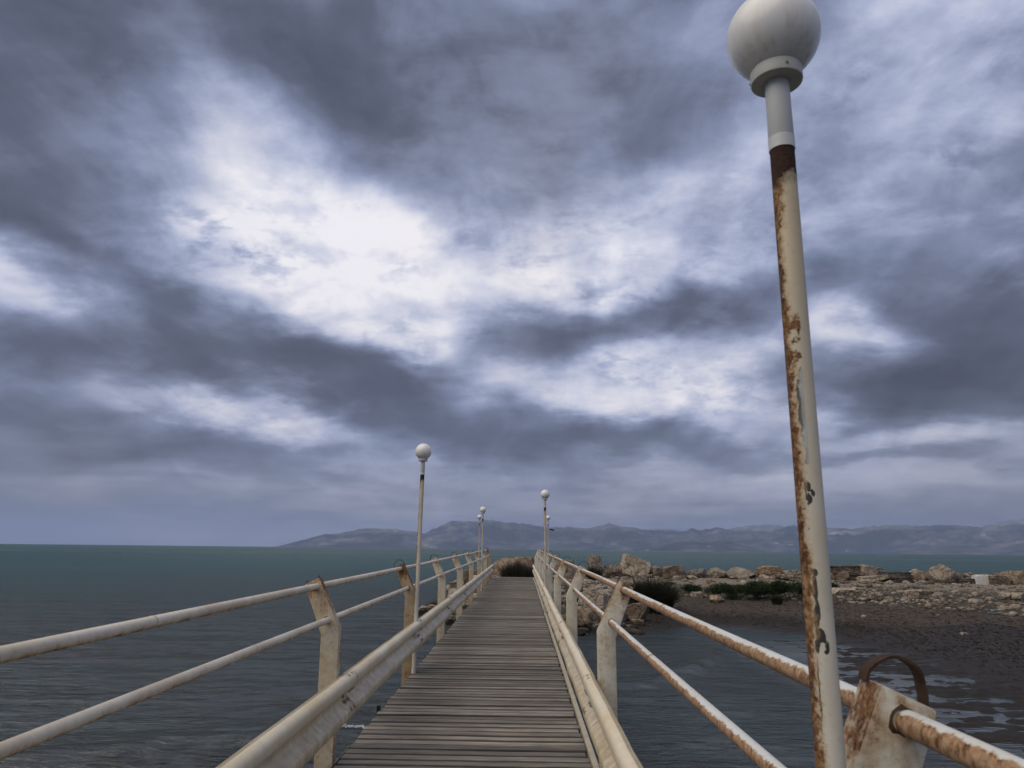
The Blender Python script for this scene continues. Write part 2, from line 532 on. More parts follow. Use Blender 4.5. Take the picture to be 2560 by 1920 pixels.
def rust_mat(name='bare_rust', dark=False):
    m, t, b = new_mat(name)
    pos, nor = geo(t)
    n = t.math('MULTIPLY_ADD', t.noise(pos, 40, 5, 0.7), 0.7, t.math('MULTIPLY', t.noise(pos, 7, 4, 0.6), 0.4))
    st = [(p_, tuple(c * (0.24 if dark else 1.0) for c in col)) for p_, col in RUST]
    t.put(b.inputs['Base Color'], t.ramp(n, st))
    b.inputs['Roughness'].default_value = 0.85
    t.put(b.inputs['Normal'], t.bump(t.noise(pos, 120, 4, 0.7), 0.5, 0.003))
    return m


M['rust'] = rust_mat()
M['rust_dark'] = rust_mat('dark_rust', True)


def wood_mat():
    m, t, b = new_mat('weathered_deck_wood')
    pos, nor = geo(t)
    oi = t.node('ShaderNodeObjectInfo').outputs['Random']
    off = t.comb(t.math('MULTIPLY', oi, 37.0), t.math('MULTIPLY', oi, 91.0), 0.0)
    p2 = t.vec('ADD', pos, off)
    grain = t.noise(t.mapping(p2, scale=(3.0, 24, 10)), 1.0, 6, 0.6, 0.8)
    lines = t.noise(t.mapping(p2, scale=(0.7, 120, 20)), 1.0, 3, 0.6, 0.3)
    blot = t.noise(t.mapping(p2, scale=(1.2, 3.0, 1)), 1.3, 5, 0.6)
    knot = t.voronoi(t.mapping(p2, scale=(1.7, 6.0, 1)), 1.0)
    col = t.ramp(t.math('MULTIPLY_ADD', grain, 0.65, t.math('MULTIPLY', blot, 0.40)),
                 [(0.30, (0.060, 0.054, 0.047)), (0.46, (0.145, 0.134, 0.118)), (0.60, (0.225, 0.210, 0.188)), (0.78, (0.33, 0.31, 0.28))])
    col = t.mix(t.range(lines, 0.60, 0.74, 0.0, 0.45), col, (0.045, 0.036, 0.030))
    tone = t.mix(t.range(oi, 0.0, 1.0), (0.70, 0.685, 0.66), (1.55, 1.50, 1.40))
    col = t.mix(1.0, col, tone, 'MULTIPLY')
    hue = t.mix(t.math('FRACT', t.math('MULTIPLY', oi, 7.31)), (1.04, 0.98, 0.94), (0.97, 1.0, 1.0))
    col = t.mix(1.0, col, hue, 'MULTIPLY')
    col = t.mix(t.range(knot, 0.05, 0.02, 0.0, 0.8), col, (0.035, 0.025, 0.02))
    # boards darken towards their long edges, unevenly along their length
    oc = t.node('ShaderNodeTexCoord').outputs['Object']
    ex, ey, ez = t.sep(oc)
    edge_noise = t.noise(t.mapping(p2, scale=(3.5, 1, 1)), 1.0, 4, 0.6)
    edge = t.range(t.math('MULTIPLY_ADD', t.math('SUBTRACT', edge_noise, 0.5), 0.030, t.math('ABSOLUTE', ey)), 0.040, 0.054)
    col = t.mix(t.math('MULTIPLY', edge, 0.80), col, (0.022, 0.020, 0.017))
    t.put(b.inputs['Base Color'], col)
    t.put(b.inputs['Roughness'], t.range(grain, 0.3, 0.7, 0.62, 0.85))
    b.inputs['Specular IOR Level'].default_value = 0.3
    t.put(b.inputs['Normal'], t.bump(t.math('SUBTRACT', grain, t.range(lines, 0.52, 0.68, 0.0, 0.9)), 0.75, 0.006))
    return m


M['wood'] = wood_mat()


def plain(name, col, rough=0.6, var=0.25, scale=8.0, bump=0.2, metal=0.0, spec=0.4):
    m, t, b = new_mat(name)
    pos, nor = geo(t)
    n = t.noise(pos, scale, 5, 0.6)
    t.put(b.inputs['Base Color'], t.mix(n, tuple(c * (1 - var) for c in col), tuple(min(1, c * (1 + var)) for c in col)))
    b.inputs['Roughness'].default_value = rough
    b.inputs['Metallic'].default_value = metal
    b.inputs['Specular IOR Level'].default_value = spec
    if bump:
        t.put(b.inputs['Normal'], t.bump(t.noise(pos, scale * 6, 5, 0.65), bump, 0.01))
    return m


M['strip'] = plain('cream_flat_bar_paint', (0.52, 0.46, 0.33), 0.55, 0.3, 6, 0.15)
M['steel'] = plain('grey_galvanised_steel', (0.22, 0.22, 0.21), 0.5, 0.3, 9, 0.2, 0.5)
M['black'] = plain('black_plastic', (0.012, 0.012, 0.013), 0.45, 0.3, 9, 0.1)
M['concrete'] = plain('pale_concrete', (0.33, 0.30, 0.25), 0.9, 0.3, 5, 0.5)
M['bolt'] = plain('dirty_bolt_steel', (0.30, 0.25, 0.17), 0.55, 0.5, 30, 0.2, 0.3)


def globe_mat():
    m, t, b = new_mat('white_acrylic_globe')
    pos, nor = geo(t)
    obj = t.node('ShaderNodeTexCoord').outputs['Object']
    sp = t.noise(obj, 34, 5, 0.7)
    big = t.noise(obj, 5, 3, 0.5)
    col = t.mix(t.range(big, 0.4, 0.7), (0.86, 0.85, 0.81), (0.81, 0.79, 0.73))
    specks = t.math('MULTIPLY', t.range(sp, 0.70, 0.74), t.range(t.noise(obj, 4.5, 2, 0.5), 0.52, 0.6))
    col = t.mix(t.math('MULTIPLY', specks, 0.8), col, (0.10, 0.075, 0.05))
    ox, oy, oz = t.sep(obj)
    drip = t.noise(t.mapping(obj, scale=(38, 38, 5)), 1.0, 4, 0.6)
    col = t.mix(t.math('MULTIPLY', t.range(drip, 0.5, 0.68), t.range(oz, 2.70, 2.57, 0.0, 0.5)), col, (0.50, 0.43, 0.31))
    t.put(b.inputs['Base Color'], col)
    t.put(b.inputs['Roughness'], t.range(big, 0.35, 0.65, 0.28, 0.42))
    b.inputs['Roughness'].default_value = 0.16
    b.inputs['Coat Weight'].default_value = 0.15
    b.inputs['Coat Roughness'].default_value = 0.05
    b.inputs['Subsurface Weight'].default_value = 0.0
    return m


M['globe'] = globe_mat()
M['sleeve'] = plain('white_enamelled_tube', (0.62, 0.63, 0.61), 0.4, 0.06, 12, 0.05)
M['collar'] = plain('grey_white_fitter', (0.50, 0.50, 0.46), 0.5, 0.12, 25, 0.1)


def pole_mat(name, rust_dir, near=False):
    """Cream lamp pole: bare rusty neck below the sleeve, one side eaten from top to bottom."""
    m, t, b = new_mat(name)
    obj = t.node('ShaderNodeTexCoord').outputs['Object']
    pos, nor = geo(t)
    ox, oy, oz = t.sep(obj)
    n_side = t.vec('DOT_PRODUCT', nor, rust_dir)
    med = t.noise(obj, 16, 6, 0.65)
    fine = t.noise(obj, 70, 5, 0.7)
    big = t.noise(t.mapping(obj, scale=(1, 1, 0.8)), 3.0, 4, 0.55)
    grit = t.noise(obj, 130, 4, 0.7)
    base = t.mix(t.range(oz, 1.5, 2.25), (0.68, 0.65, 0.55), (0.62, 0.51, 0.33))
    base = t.mix(t.range(big, 0.42, 0.66, 0.0, 0.7), base, (0.52, 0.45, 0.32))
    base = t.mix(t.range(fine, 0.55, 0.75, 0.0, 0.4), base, (0.42, 0.36, 0.26))
    drive = t.math('ADD', t.math('MULTIPLY', n_side, 0.75), t.math('MULTIPLY', t.math('SUBTRACT', med, 0.5), 0.9))
    drive = t.math('MULTIPLY_ADD', t.math('SUBTRACT', fine, 0.5), 0.95, drive)
    drive = t.math('ADD', drive, t.math('MULTIPLY', t.math('SUBTRACT', big, 0.5), 0.5))
    mask = t.range(drive, 0.47, 0.60)
    halo = t.range(drive, 0.22, 0.50, 0.0, 0.8)
    neck = t.range(t.math('MULTIPLY_ADD', t.math('SUBTRACT', med, 0.5), 0.10, oz), 2.285, 2.305)
    rg = t.noise(obj, 75, 5, 0.75)
    rcol = t.ramp(t.math('MULTIPLY_ADD', t.math('SUBTRACT', rg, 0.5), 1.9, t.math('MULTIPLY_ADD', t.math('SUBTRACT', med, 0.5), 0.9, 0.50)), RUST)
    dark = t.ramp(grit, [(0.3, (0.018, 0.009, 0.007)), (0.7, (0.060, 0.026, 0.014))])
    if near:
        # spot where the coating has blown off, with bare primer
        dz = t.math('SUBTRACT', oz, 1.93)
        sp = t.math('MULTIPLY', t.range(t.math('ABSOLUTE', dz), 0.085, 0.03), t.range(t.vec('DOT_PRODUCT', nor, (-0.80, -0.60, 0)), 0.35, 0.75))
        mask = t.math('MAXIMUM', mask, t.range(t.math('MULTIPLY_ADD', sp, 0.42, t.math('MULTIPLY_ADD', t.math('SUBTRACT', fine, 0.5), 0.9, t.math('SUBTRACT', med, 0.5))), 0.34, 0.44))
        # faded black paint marks left on the pole: ragged blots, warped so that no edge is straight
        wv = t.noise(t.mapping(obj, scale=(45, 45, 30)), 1.0, 4, 0.65, color=True)
        wx, wy, wz = t.sep(t.vec('SUBTRACT', wv, (0.5, 0.5, 0.5)))
        ang = t.math('MULTIPLY_ADD', wx, 0.7, t.vec('DOT_PRODUCT', nor, (0.93, -0.36, 0)))   # across the face seen from the deck
        zz = t.math('MULTIPLY_ADD', wy, 0.035, oz)

        def blot(zc, hz_, ac, ha):
            u = t.math('DIVIDE', t.math('SUBTRACT', zz, zc), hz_)
            v = t.math('DIVIDE', t.math('SUBTRACT', ang, ac), ha)
            return t.math('SUBTRACT', 1.0, t.math('ADD', t.math('MULTIPLY', u, u), t.math('MULTIPLY', v, v)))
        ink = None
        for q in ((1.466, 0.006, -0.15, 0.34), (1.438, 0.026, -0.12, 0.26), (1.400, 0.024, -0.08, 0.22), (1.374, 0.018, -0.16, 0.16),
                  (1.349, 0.012, 0.05, 0.36), (1.332, 0.012, 0.36, 0.18), (1.336, 0.018, -0.22, 0.16), (1.27, 0.05, -0.34, 0.07),
                  (1.21, 0.04, -0.36, 0.06), (1.606, 0.012, -0.05, 0.22), (1.630, 0.010, 0.0, 0.20), (1.618, 0.008, 0.28, 0.12), (1.622, 0.022, -0.26, 0.08)):
            bq = blot(*q)
            ink = bq if ink is None else t.math('MAXIMUM', ink, bq)
        brush = t.noise(t.mapping(obj, scale=(90, 90, 60)), 1.0, 5, 0.7)
        ink = t.range(t.math('MULTIPLY_ADD', t.math('SUBTRACT', brush, 0.5), 2.6, ink), 0.0, 0.22)
        specks = t.math('MULTIPLY', t.range(t.noise(obj, 85, 3, 0.6), 0.60, 0.64), t.math('MULTIPLY', t.range(ang, -0.62, -0.5), t.range(ang, -0.2, -0.35)))
        ink = t.math('MAXIMUM', ink, t.math('MULTIPLY', specks, t.range(oz, 1.72, 1.62)))
        base = t.mix(t.math('MULTIPLY', ink, 0.96), base, (0.016, 0.016, 0.016))
    col = t.mix(halo, base, (0.40, 0.26, 0.12))
    col = t.mix(mask, col, rcol)
    col = t.mix(neck, col, dark)
    t.put(b.inputs['Base Color'], col)
    anyr = t.math('MAXIMUM', mask, neck)
    t.put(b.inputs['Roughness'], t.mixf(anyr, 0.45, 0.9))
    b.inputs['Specular IOR Level'].default_value = 0.4
    t.put(b.inputs['Normal'], t.bump(t.math('MULTIPLY', grit, anyr), 0.6, 0.004))
    return m


M['pole_near'] = pole_mat('near_pole_paint', (-0.985, 0.17, 0), True)
M['pole'] = pole_mat('lamp_pole_paint', (-0.985, 0.17, 0))


def rock_mat(name, c0, c1, c2, strata=0.0):
    m, t, b = new_mat(name)
    obj = t.node('ShaderNodeTexCoord').outputs['Object']
    pos, nor = geo(t)
    oi = t.node('ShaderNodeObjectInfo').outputs['Random']
    big = t.noise(pos, 1.5, 5, 0.6, 0.3)
    med = t.noise(pos, 5.5, 6, 0.66)
    fine = t.noise(pos, 24, 5, 0.7)
    crack = t.voronoi(t.vec('ADD', pos, t.vec('SCALE', t.noise(pos, 4, 3, 0.5, color=True), scale=0.35)), 2.6, 'DISTANCE_TO_EDGE')
    v = t.math('MULTIPLY_ADD', big, 0.45, t.math('MULTIPLY_ADD', med, 0.35, t.math('MULTIPLY', fine, 0.25)))
    col = t.ramp(v, [(0.36, c0), (0.52, c1), (0.68, c2)])
    px, py, pz = t.sep(pos)
    # wet, weed-darkened foot near the water line
    wet = t.range(t.math('MULTIPLY_ADD', t.math('SUBTRACT', med, 0.5), 0.35, pz), 0.34, 0.16)
    col = t.mix(t.math('MULTIPLY', wet, 0.85), col, (0.022, 0.019, 0.014))
    col = t.mix(t.range(crack, 0.045, 0.0, 0.0, 0.75), col, (0.04, 0.033, 0.025))
    t.put(b.inputs['Base Color'], t.mix(1.0, col, t.mix(oi, (0.82, 0.82, 0.84), (1.14, 1.10, 1.04)), 'MULTIPLY'))
    b.inputs['Roughness'].default_value = 0.9
    b.inputs['Specular IOR Level'].default_value = 0.25
    h = t.math('MULTIPLY_ADD', med, 0.8, t.math('MULTIPLY_ADD', fine, 0.35, t.range(crack, 0.0, 0.09, 0.0, 0.5)))
    if strata:
        lay = t.noise(t.mapping(pos, rot=(0.12, 0.2, 0), scale=(0.6, 0.6, 13)), 1.0, 4, 0.6)
        h = t.math('MULTIPLY_ADD', lay, strata, h)
        col2 = t.mix(t.range(lay, 0.50, 0.36, 0.0, 0.8), b.inputs['Base Color'].links[0].from_socket, (0.035, 0.028, 0.022))
        t.put(b.inputs['Base Color'], col2)
    t.put(b.inputs['Normal'], t.bump(h, 0.9, 0.07))
    return m


M['rock_grey'] = rock_mat('grey_limestone', (0.130, 0.110, 0.088), (0.260, 0.222, 0.178), (0.416, 0.362, 0.297))
M['rock_brown'] = rock_mat('brown_limestone', (0.098, 0.073, 0.052), (0.202, 0.158, 0.116), (0.351, 0.288, 0.220))
M['rock_tan'] = rock_mat('tan_limestone', (0.125, 0.086, 0.054), (0.268, 0.198, 0.131), (0.437, 0.348, 0.245))
M['rock_pale'] = rock_mat('pale_limestone', (0.208, 0.173, 0.131), (0.390, 0.331, 0.255), (0.559, 0.488, 0.392))
M['rock_dark'] = rock_mat('dark_layered_stone', (0.045, 0.037, 0.03), (0.11, 0.092, 0.074), (0.24, 0.21, 0.17), 1.2)


def water_mat():
    m, t, b = new_mat('sea_water')
    pos, nor = geo(t)
    px, py, pz = t.sep(pos)
    dist = t.vec('LENGTH', pos)
    # deep teal out at sea, greyer where sand and weed lie under the shallow inlet
    deep = t.range(dist, 14, 120, 0.0, 1.0, True)
    swath = t.noise(t.mapping(pos, scale=(0.012, 0.03, 1)), 1.0, 4, 0.55)
    teal = t.mix(t.range(swath, 0.38, 0.62), (0.019, 0.059, 0.070), (0.027, 0.079, 0.089))
    shallow = t.mix(t.range(t.noise(t.mapping(pos, scale=(0.10, 0.22, 1)), 1.0, 3, 0.5), 0.4, 0.62), (0.018, 0.022, 0.023), (0.017, 0.031, 0.034))
    body = t.mix(deep, shallow, teal)
    w1 = t.noise(t.mapping(pos, rot=(0, 0, rad(8)), scale=(0.75, 2.1, 1)), 0.85, 4, 0.55, 0.4)
    w2 = t.noise(t.mapping(pos, rot=(0, 0, rad(-10)), scale=(1.0, 2.9, 1)), 2.4, 5, 0.6, 0.5)
    w3 = t.noise(t.mapping(pos, rot=(0, 0, rad(4)), scale=(1.0, 2.4, 1)), 8.0, 3, 0.55, 0.3)
    h = t.math('MULTIPLY_ADD', w1, 1.2, t.math('MULTIPLY_ADD', w2, 0.75, t.math('MULTIPLY', w3, 0.14)))
    calm = t.math('MULTIPLY', t.range(px, 0.5, 3.0, 0.0, 1.0, True), t.range(py, 30.0, 26.0, 0.0, 1.0, True))
    pool = t.math('MULTIPLY', t.range(px, 5.5, 8.0), t.range(py, 25.5, 22.0))      # sheltered shallows among the weed
    nrm = t.bump(h, t.mixf(calm, 0.9, t.mixf(pool, 0.5, 0.16)), 0.15)
    # a wind-ruffled sea never mirrors fully at grazing angles: wave faces tilt towards the eye
    fr = t.node('ShaderNodeFresnel')
    fr.inputs['IOR'].default_value = 1.333
    t.put(fr.inputs['Normal'], nrm)
    df = t.node('ShaderNodeBsdfDiffuse')
    t.put(df.inputs['Color'], body)
    t.put(df.inputs['Normal'], nrm)
    gl = t.node('ShaderNodeBsdfGlossy')
    gl.inputs['Color'].default_value = (0.96, 0.95, 0.85, 1)
    t.put(gl.inputs['Roughness'], t.range(dist, 15, 400, 0.07, 0.30))
    t.put(gl.inputs['Normal'], nrm)
    mx = t.node('ShaderNodeMixShader')
    t.put(mx.inputs[0], t.range(fr.outputs[0], 0.0, 1.0, 0.0, t.mixf(calm, t.range(dist, 8, 90, 0.20, 0.19), t.mixf(pool, 0.20, 0.48))))
    t.t.links.new(df.outputs[0], mx.inputs[1])
    t.t.links.new(gl.outputs[0], mx.inputs[2])
    out = [n_ for n_ in t.n if n_.type == 'OUTPUT_MATERIAL'][0]
    t.n.remove(b)
    t.t.links.new(mx.outputs[0], out.inputs['Surface'])
    return m


M['water'] = water_mat()


def beach_mat():
    m, t, b = new_mat('dark_beach_sand')
    pos, nor = geo(t)
    px, py, pz = t.sep(pos)
    big = t.noise(t.mapping(pos, scale=(0.16, 0.5, 1)), 1.0, 5, 0.6)
    med = t.noise(t.mapping(pos, scale=(1, 2.0, 1)), 1.6, 5, 0.65)
    fine = t.noise(pos, 14, 5, 0.75)
    vf = t.noise(pos, 45, 4, 0.75)
    hz = t.math('MULTIPLY_ADD', t.math('SUBTRACT', med, 0.5), 0.22, t.math('MULTIPLY_ADD', t.math('SUBTRACT', big, 0.5), 0.25, pz))
    sand = t.mix(t.range(fine, 0.35, 0.65), (0.052, 0.046, 0.034), (0.084, 0.075, 0.056))
    wrack = t.mix(t.range(vf, 0.35, 0.66), (0.030, 0.024, 0.019), (0.115, 0.092, 0.076))
    col = t.mix(t.math('MULTIPLY', t.range(hz, 0.26, 0.36), t.range(hz, 0.74, 0.62)), sand, wrack)
    gravel = t.mix(t.range(fine, 0.38, 0.62), (0.085, 0.072, 0.055), (0.33, 0.29, 0.23))
    col = t.mix(t.range(hz, 0.90, 1.10), col, gravel)
    heaps = t.math('MULTIPLY', t.range(t.noise(t.mapping(pos, loc=(3, 1, 0), scale=(0.30, 0.55, 1)), 1.0, 4, 0.6), 0.55, 0.62), t.math('MULTIPLY', t.range(pz, 0.55, 0.7), t.range(px, 11.0, 13.0)))
    col = t.mix(t.math('MULTIPLY', heaps, 0.85), col, (0.022, 0.017, 0.013))
    weed = t.mix(t.range(vf, 0.4, 0.7), (0.010, 0.009, 0.007), (0.045, 0.034, 0.026))
    col = t.mix(t.range(hz, 0.40, 0.24), col, weed)
    t.put(b.inputs['Base Color'], col)
    t.put(b.inputs['Roughness'], t.range(hz, 0.0, 0.2, 0.45, 0.95))
    b.inputs['Specular IOR Level'].default_value = 0.25
    t.put(b.inputs['Normal'], t.bump(t.math('MULTIPLY_ADD', fine, 0.5, t.math('MULTIPLY', vf, 0.35)), 0.6, 0.05))
    return m


M['beach'] = beach_mat()
M['weed'] = plain('wet_dead_seagrass', (0.020, 0.016, 0.012), 0.7, 0.6, 14, 0.9, spec=0.3)
M['debris'] = plain('dry_seagrass_litter', (0.082, 0.066, 0.053), 0.9, 0.8, 3.0, 0.0, spec=0.1)
M['rush'] = plain('dark_rush_blades', (0.030, 0.033, 0.020), 0.7, 0.6, 3.0, 0.0, spec=0.2)
M['rush_dry'] = plain('brown_rush_blades', (0.075, 0.058, 0.036), 0.75, 0.5, 3.0, 0.0, spec=0.2)
M['leaf'] = plain('dark_green_leaves', (0.026, 0.045, 0.014), 0.65, 0.55, 2.5, 0.0, spec=0.25)
M['foam'] = plain('sea_foam_white', (0.42, 0.44, 0.46), 0.8, 0.15, 40, 0.3)
M['white_block'] = plain('whitewashed_stone', (0.62, 0.60, 0.56), 0.8, 0.16, 6, 0.4)
M['blue'] = plain('turquoise_plastic', (0.02, 0.17, 0.26), 0.4, 0.2, 10, 0.1)
M['sticker'] = plain('torn_grey_tape', (0.50, 0.50, 0.48), 0.5, 0.15, 30, 0.2)
M['sticker_back'] = plain('curled_tape_underside', (0.16, 0.16, 0.155), 0.7, 0.3, 30, 0.2)


def mountain_mat():
    m, t, b = new_mat('scrub_and_limestone_slopes')
    pos, nor = geo(t)
    nx, ny, nz = t.sep(nor)
    a = t.noise(t.mapping(pos, scale=(0.0011, 0.0011, 0.0030)), 1.0, 7, 0.62)
    c = t.noise(t.mapping(pos, scale=(0.0042, 0.0042, 0.011)), 1.0, 6, 0.65)
    v = t.math('MULTIPLY_ADD', a, 0.6, t.math('MULTIPLY', c, 0.4))
    col = t.ramp(v, [(0.36, (0.010, 0.017, 0.014)), (0.48, (0.035, 0.042, 0.036)), (0.58, (0.15, 0.145, 0.135)), (0.68, (0.45, 0.43, 0.41))])
    px, py, pz = t.sep(pos)
    bare = t.range(t.math('MULTIPLY_ADD', t.math('SUBTRACT', a, 0.5), 700.0, pz), 330.0, 560.0, 0.0, 0.75)
    col = t.mix(bare, col, t.mix(t.range(c, 0.4, 0.6), (0.10, 0.095, 0.09), (0.36, 0.34, 0.33)))
    # pale villages and scree fans low on the slopes
    vil = t.math('MULTIPLY', t.range(t.noise(t.mapping(pos, scale=(0.004, 0.004, 0.012)), 1.0, 3, 0.6), 0.66, 0.69), t.range(pz, 190.0, 90.0))
    vil = t.math('MULTIPLY', vil, t.range(t.noise(t.mapping(pos, scale=(0.02, 0.02, 0.05)), 1.0, 2, 0.6), 0.46, 0.56))
    col = t.mix(t.math('MULTIPLY', vil, 0.9), col, (0.70, 0.68, 0.64))
    t.put(b.inputs['Base Color'], col)
    b.inputs['Roughness'].default_value = 0.95
    b.inputs['Specular IOR Level'].default_value = 0.1
    return m


M['mountain'] = mountain_mat()

# ------------------------------------------------------------------ shore shape
INLET = np.array([(-60, 33.5), (-3.6, 33.5), (-2.6, 31.0), (-1.6, 29.0), (0.6, 26.8), (1.8, 25.8), (4, 26.1), (6.3, 27.8), (7.8, 27.4), (9.7, 25.7), (9.9, 23.4),
                  (10.1, 21.9), (10.1, 19.4), (9.7, 16), (9.4, 11), (9.0, 6), (8.5, 0), (8, -40), (-60, -40)], float)


def hash3(ix, iy, iz, seed):
    h = (ix.astype(np.int64) * 374761393 + iy.astype(np.int64) * 668265263 + iz.astype(np.int64) * 2147483647 + seed * 1274126177) & 0xffffffff
    h = ((h ^ (h >> 13)) * 1274126177) & 0xffffffff
    h = ((h ^ (h >> 16)) * 2246822519) & 0xffffffff
    return ((h ^ (h >> 15)) & 0xffff) / 65535.0


def vnoise(P, seed=0):
    """Smooth value noise in [-1, 1] at an (n, 3) array of points."""
    P = np.asarray(P, float)
    i = np.floor(P).astype(np.int64)
    f = P - i
    u = f * f * f * (f * (f * 6 - 15) + 10)
    r = 0
    for dx in (0, 1):
        wx = u[:, 0] if dx else 1 - u[:, 0]
        for dy in (0, 1):
            wy = u[:, 1] if dy else 1 - u[:, 1]
            for dz in (0, 1):
                wz = u[:, 2] if dz else 1 - u[:, 2]
                r = r + wx * wy * wz * hash3(i[:, 0] + dx, i[:, 1] + dy, i[:, 2] + dz, seed)
    return r * 2 - 1


def fbm(P, octaves=4, seed=0, gain=0.5, lac=2.03):
    P = np.asarray(P, float)
    a, s, t = 1.0, 0.0, 0.0
    for k in range(octaves):
        s = s + a * vnoise(P, seed + k * 17)
        t += a
        a *= gain
        P = P * lac + 11.3
    return s / t


def poly_sdf(x, y, poly):
    """Distance to a closed outline, negative inside."""
    P = np.stack([x, y], 1)
    d = np.full(len(P), 1e9)
    inside = np.zeros(len(P), bool)
    for a, b in zip(poly, np.roll(poly, -1, 0)):
        e = b - a
        t = np.clip(((P - a) @ e) / (e @ e), 0, 1)
        d = np.minimum(d, np.hypot(*(P - a - t[:, None] * e).T))
        c = ((a[1] > P[:, 1]) != (b[1] > P[:, 1]))
        with np.errstate(divide='ignore', invalid='ignore'):
            xi = (b[0] - a[0]) * (P[:, 1] - a[1]) / (b[1] - a[1]) + a[0]
        inside ^= c & (P[:, 0] < xi)
    return np.where(inside, -d, d)


def land(x, y, rough=True):
    """Height of the shore and breakwater above the water."""
    x = np.atleast_1d(np.asarray(x, float))
    y = np.atleast_1d(np.asarray(y, float))
    d = poly_sdf(x, y, INLET)
    front = np.where(d > 0, 1.35 * (1 - np.exp(-d / 11.0)), np.maximum(0.12 * d, -1.6))
    yb = 46.0 + 0.10 * np.maximum(x, 0)
    back = 0.38 * np.minimum(yb - y, x + 4.6)
    z = np.minimum(front, np.maximum(back, -1.6))
    z = z + np.where(d > 0, 0.95 * np.exp(-((x + 0.3) ** 2 / 8 + (y - 36.5) ** 2 / 10)), 0)
    z = z + np.where(d > 0, 0.42 * np.exp(-((y - 40.5 - 0.06 * np.maximum(x, 0)) / 3.2) ** 2) * np.clip((x + 5) / 4, 0, 1), 0)
    if rough:
        P = np.stack([x, y, 0 * x], 1)
        amp = np.clip((d - 3) / 6, 0.0, 1)
        z = z + amp * (0.13 * fbm(P * 0.55, 4, 5) + 0.05 * fbm(P * 2.2, 3, 9)) + 0.018 * fbm(P * np.array([0.6, 1.6, 1]), 3, 3)
    return z


# ------------------------------------------------------------------ sea
def build_sea():
    ang = np.concatenate([np.linspace(-180, -46, 36), np.linspace(-45, 45, 620), np.linspace(46, 180, 36)[:-1]])
    ang = np.radians(ang)
    r = [0.0, 1.5]
    while r[-1] < 70:
        r.append(r[-1] * 1.014 + 0.012)
    while r[-1] < 9000:
        r.append(r[-1] * 1.35)
    r = np.array(r[1:])
    A, Rr = np.meshgrid(ang, r)
    x, y = (Rr * np.sin(A)).ravel(), (Rr * np.cos(A)).ravel()
    P = np.stack([x, y, 0 * x], 1)
    fade = np.clip((68 - Rr.ravel()) / 40, 0, 1)
    z = fade * (0.035 * fbm(P * np.array([0.30, 0.85, 1]), 3, 31) + 0.012 * fbm(P * np.array([1.3, 3.1, 1]), 2, 41))

    def crest(pts, height, width, steep=1.0):
        pts = np.array(pts, float)
        best = np.full(len(x), 1e9)
        sgn = np.zeros(len(x))
        tt = np.zeros(len(x))
        n = len(pts) - 1
        for i in range(n):
            a, b2 = pts[i], pts[i + 1]
            e = b2 - a
            t_ = np.clip(((x - a[0]) * e[0] + (y - a[1]) * e[1]) / (e @ e), 0, 1)
            dx, dy = x - a[0] - t_ * e[0], y - a[1] - t_ * e[1]
            d_ = np.hypot(dx, dy)
            up = d_ < best
            best = np.where(up, d_, best)
            sgn = np.where(up, np.sign(e[0] * dy - e[1] * dx), sgn)
            tt = np.where(up, (i + t_) / n, tt)
        s = best * sgn
        prof = np.where(s < 0, np.exp(-(s / (width * 0.45 * steep)) ** 2), np.exp(-(s / width) ** 2))
        return height * prof * np.clip(np.sin(np.pi * np.clip(tt, 0, 1)) * 1.8, 0, 1) * (0.8 + 0.4 * vnoise(P * 1.7, 77))
    z = z + crest([(1.2, 15.6), (2.6, 16.3), (3.9, 18.0), (4.8, 19.8), (5.5, 21.4), (5.6, 22.6)], 0.10, 0.55)
    z = z + crest([(-10, 8.9), (-7.2, 9.5), (-5.4, 10.3), (-4.0, 11.2), (-2.6, 11.7), (-1.2, 11.6), (1, 11.2)], 0.10, 1.0)
    V = np.stack([x, y, z], 1)
    na, nr = len(ang), len(r)
    i, j = np.meshgrid(np.arange(na), np.arange(nr - 1))
    k = (i + 1) % na
    F = np.stack([j * na + i, j * na + k, (j + 1) * na + k, (j + 1) * na + i], 2).reshape(-1, 4)[:, ::-1]
    me = fast_mesh('sea', V, F, M['water'], True)
    o = link('sea', me)
    return tag(o, 'grey teal sea with short ripples reaching to the horizon', 'sea', kind='structure')


build_sea()


def foam(pts, n, spread, seed, label):
    """Broken foam on a small wave crest: many little flecks in one object."""
    rs = np.random.RandomState(seed)
    V, F = [], []
    pts = np.array(pts, float)
    for i in range(n):
        t_ = rs.rand() * (len(pts) - 1)
        k = int(t_)
        q = pts[k] + (pts[min(k + 1, len(pts) - 1)] - pts[k]) * (t_ - k)
        cx, cy = q[0] + rs.randn() * spread, q[1] + rs.randn() * spread * 0.45
        cz = q[2] + 0.012 * rs.rand()
        s = 0.004 + 0.014 * rs.rand() ** 2
        b = len(V)
        m_ = 5
        for a in range(m_):
            an = a * 2 * math.pi / m_ + rs.rand()
            V.append((cx + s * 1.6 * math.cos(an) * (0.5 + rs.rand()), cy + s * math.sin(an) * (0.5 + rs.rand()), cz))
        V.append((cx, cy, cz + s * 0.7))
        F += [(b + a, b + (a + 1) % m_, b + 5) for a in range(m_)]
    return tag(link('sea_foam', fast_mesh('sea_foam', V, F, M['foam'])), label, 'foam', kind='stuff')


foam([(-3.3, 11.62, 0.11), (-2.7, 11.75, 0.12), (-2.0, 11.75, 0.12), (-1.35, 11.6, 0.12)], 420, 0.13, 3, 'white foam on the small wave beside the left deck edge')


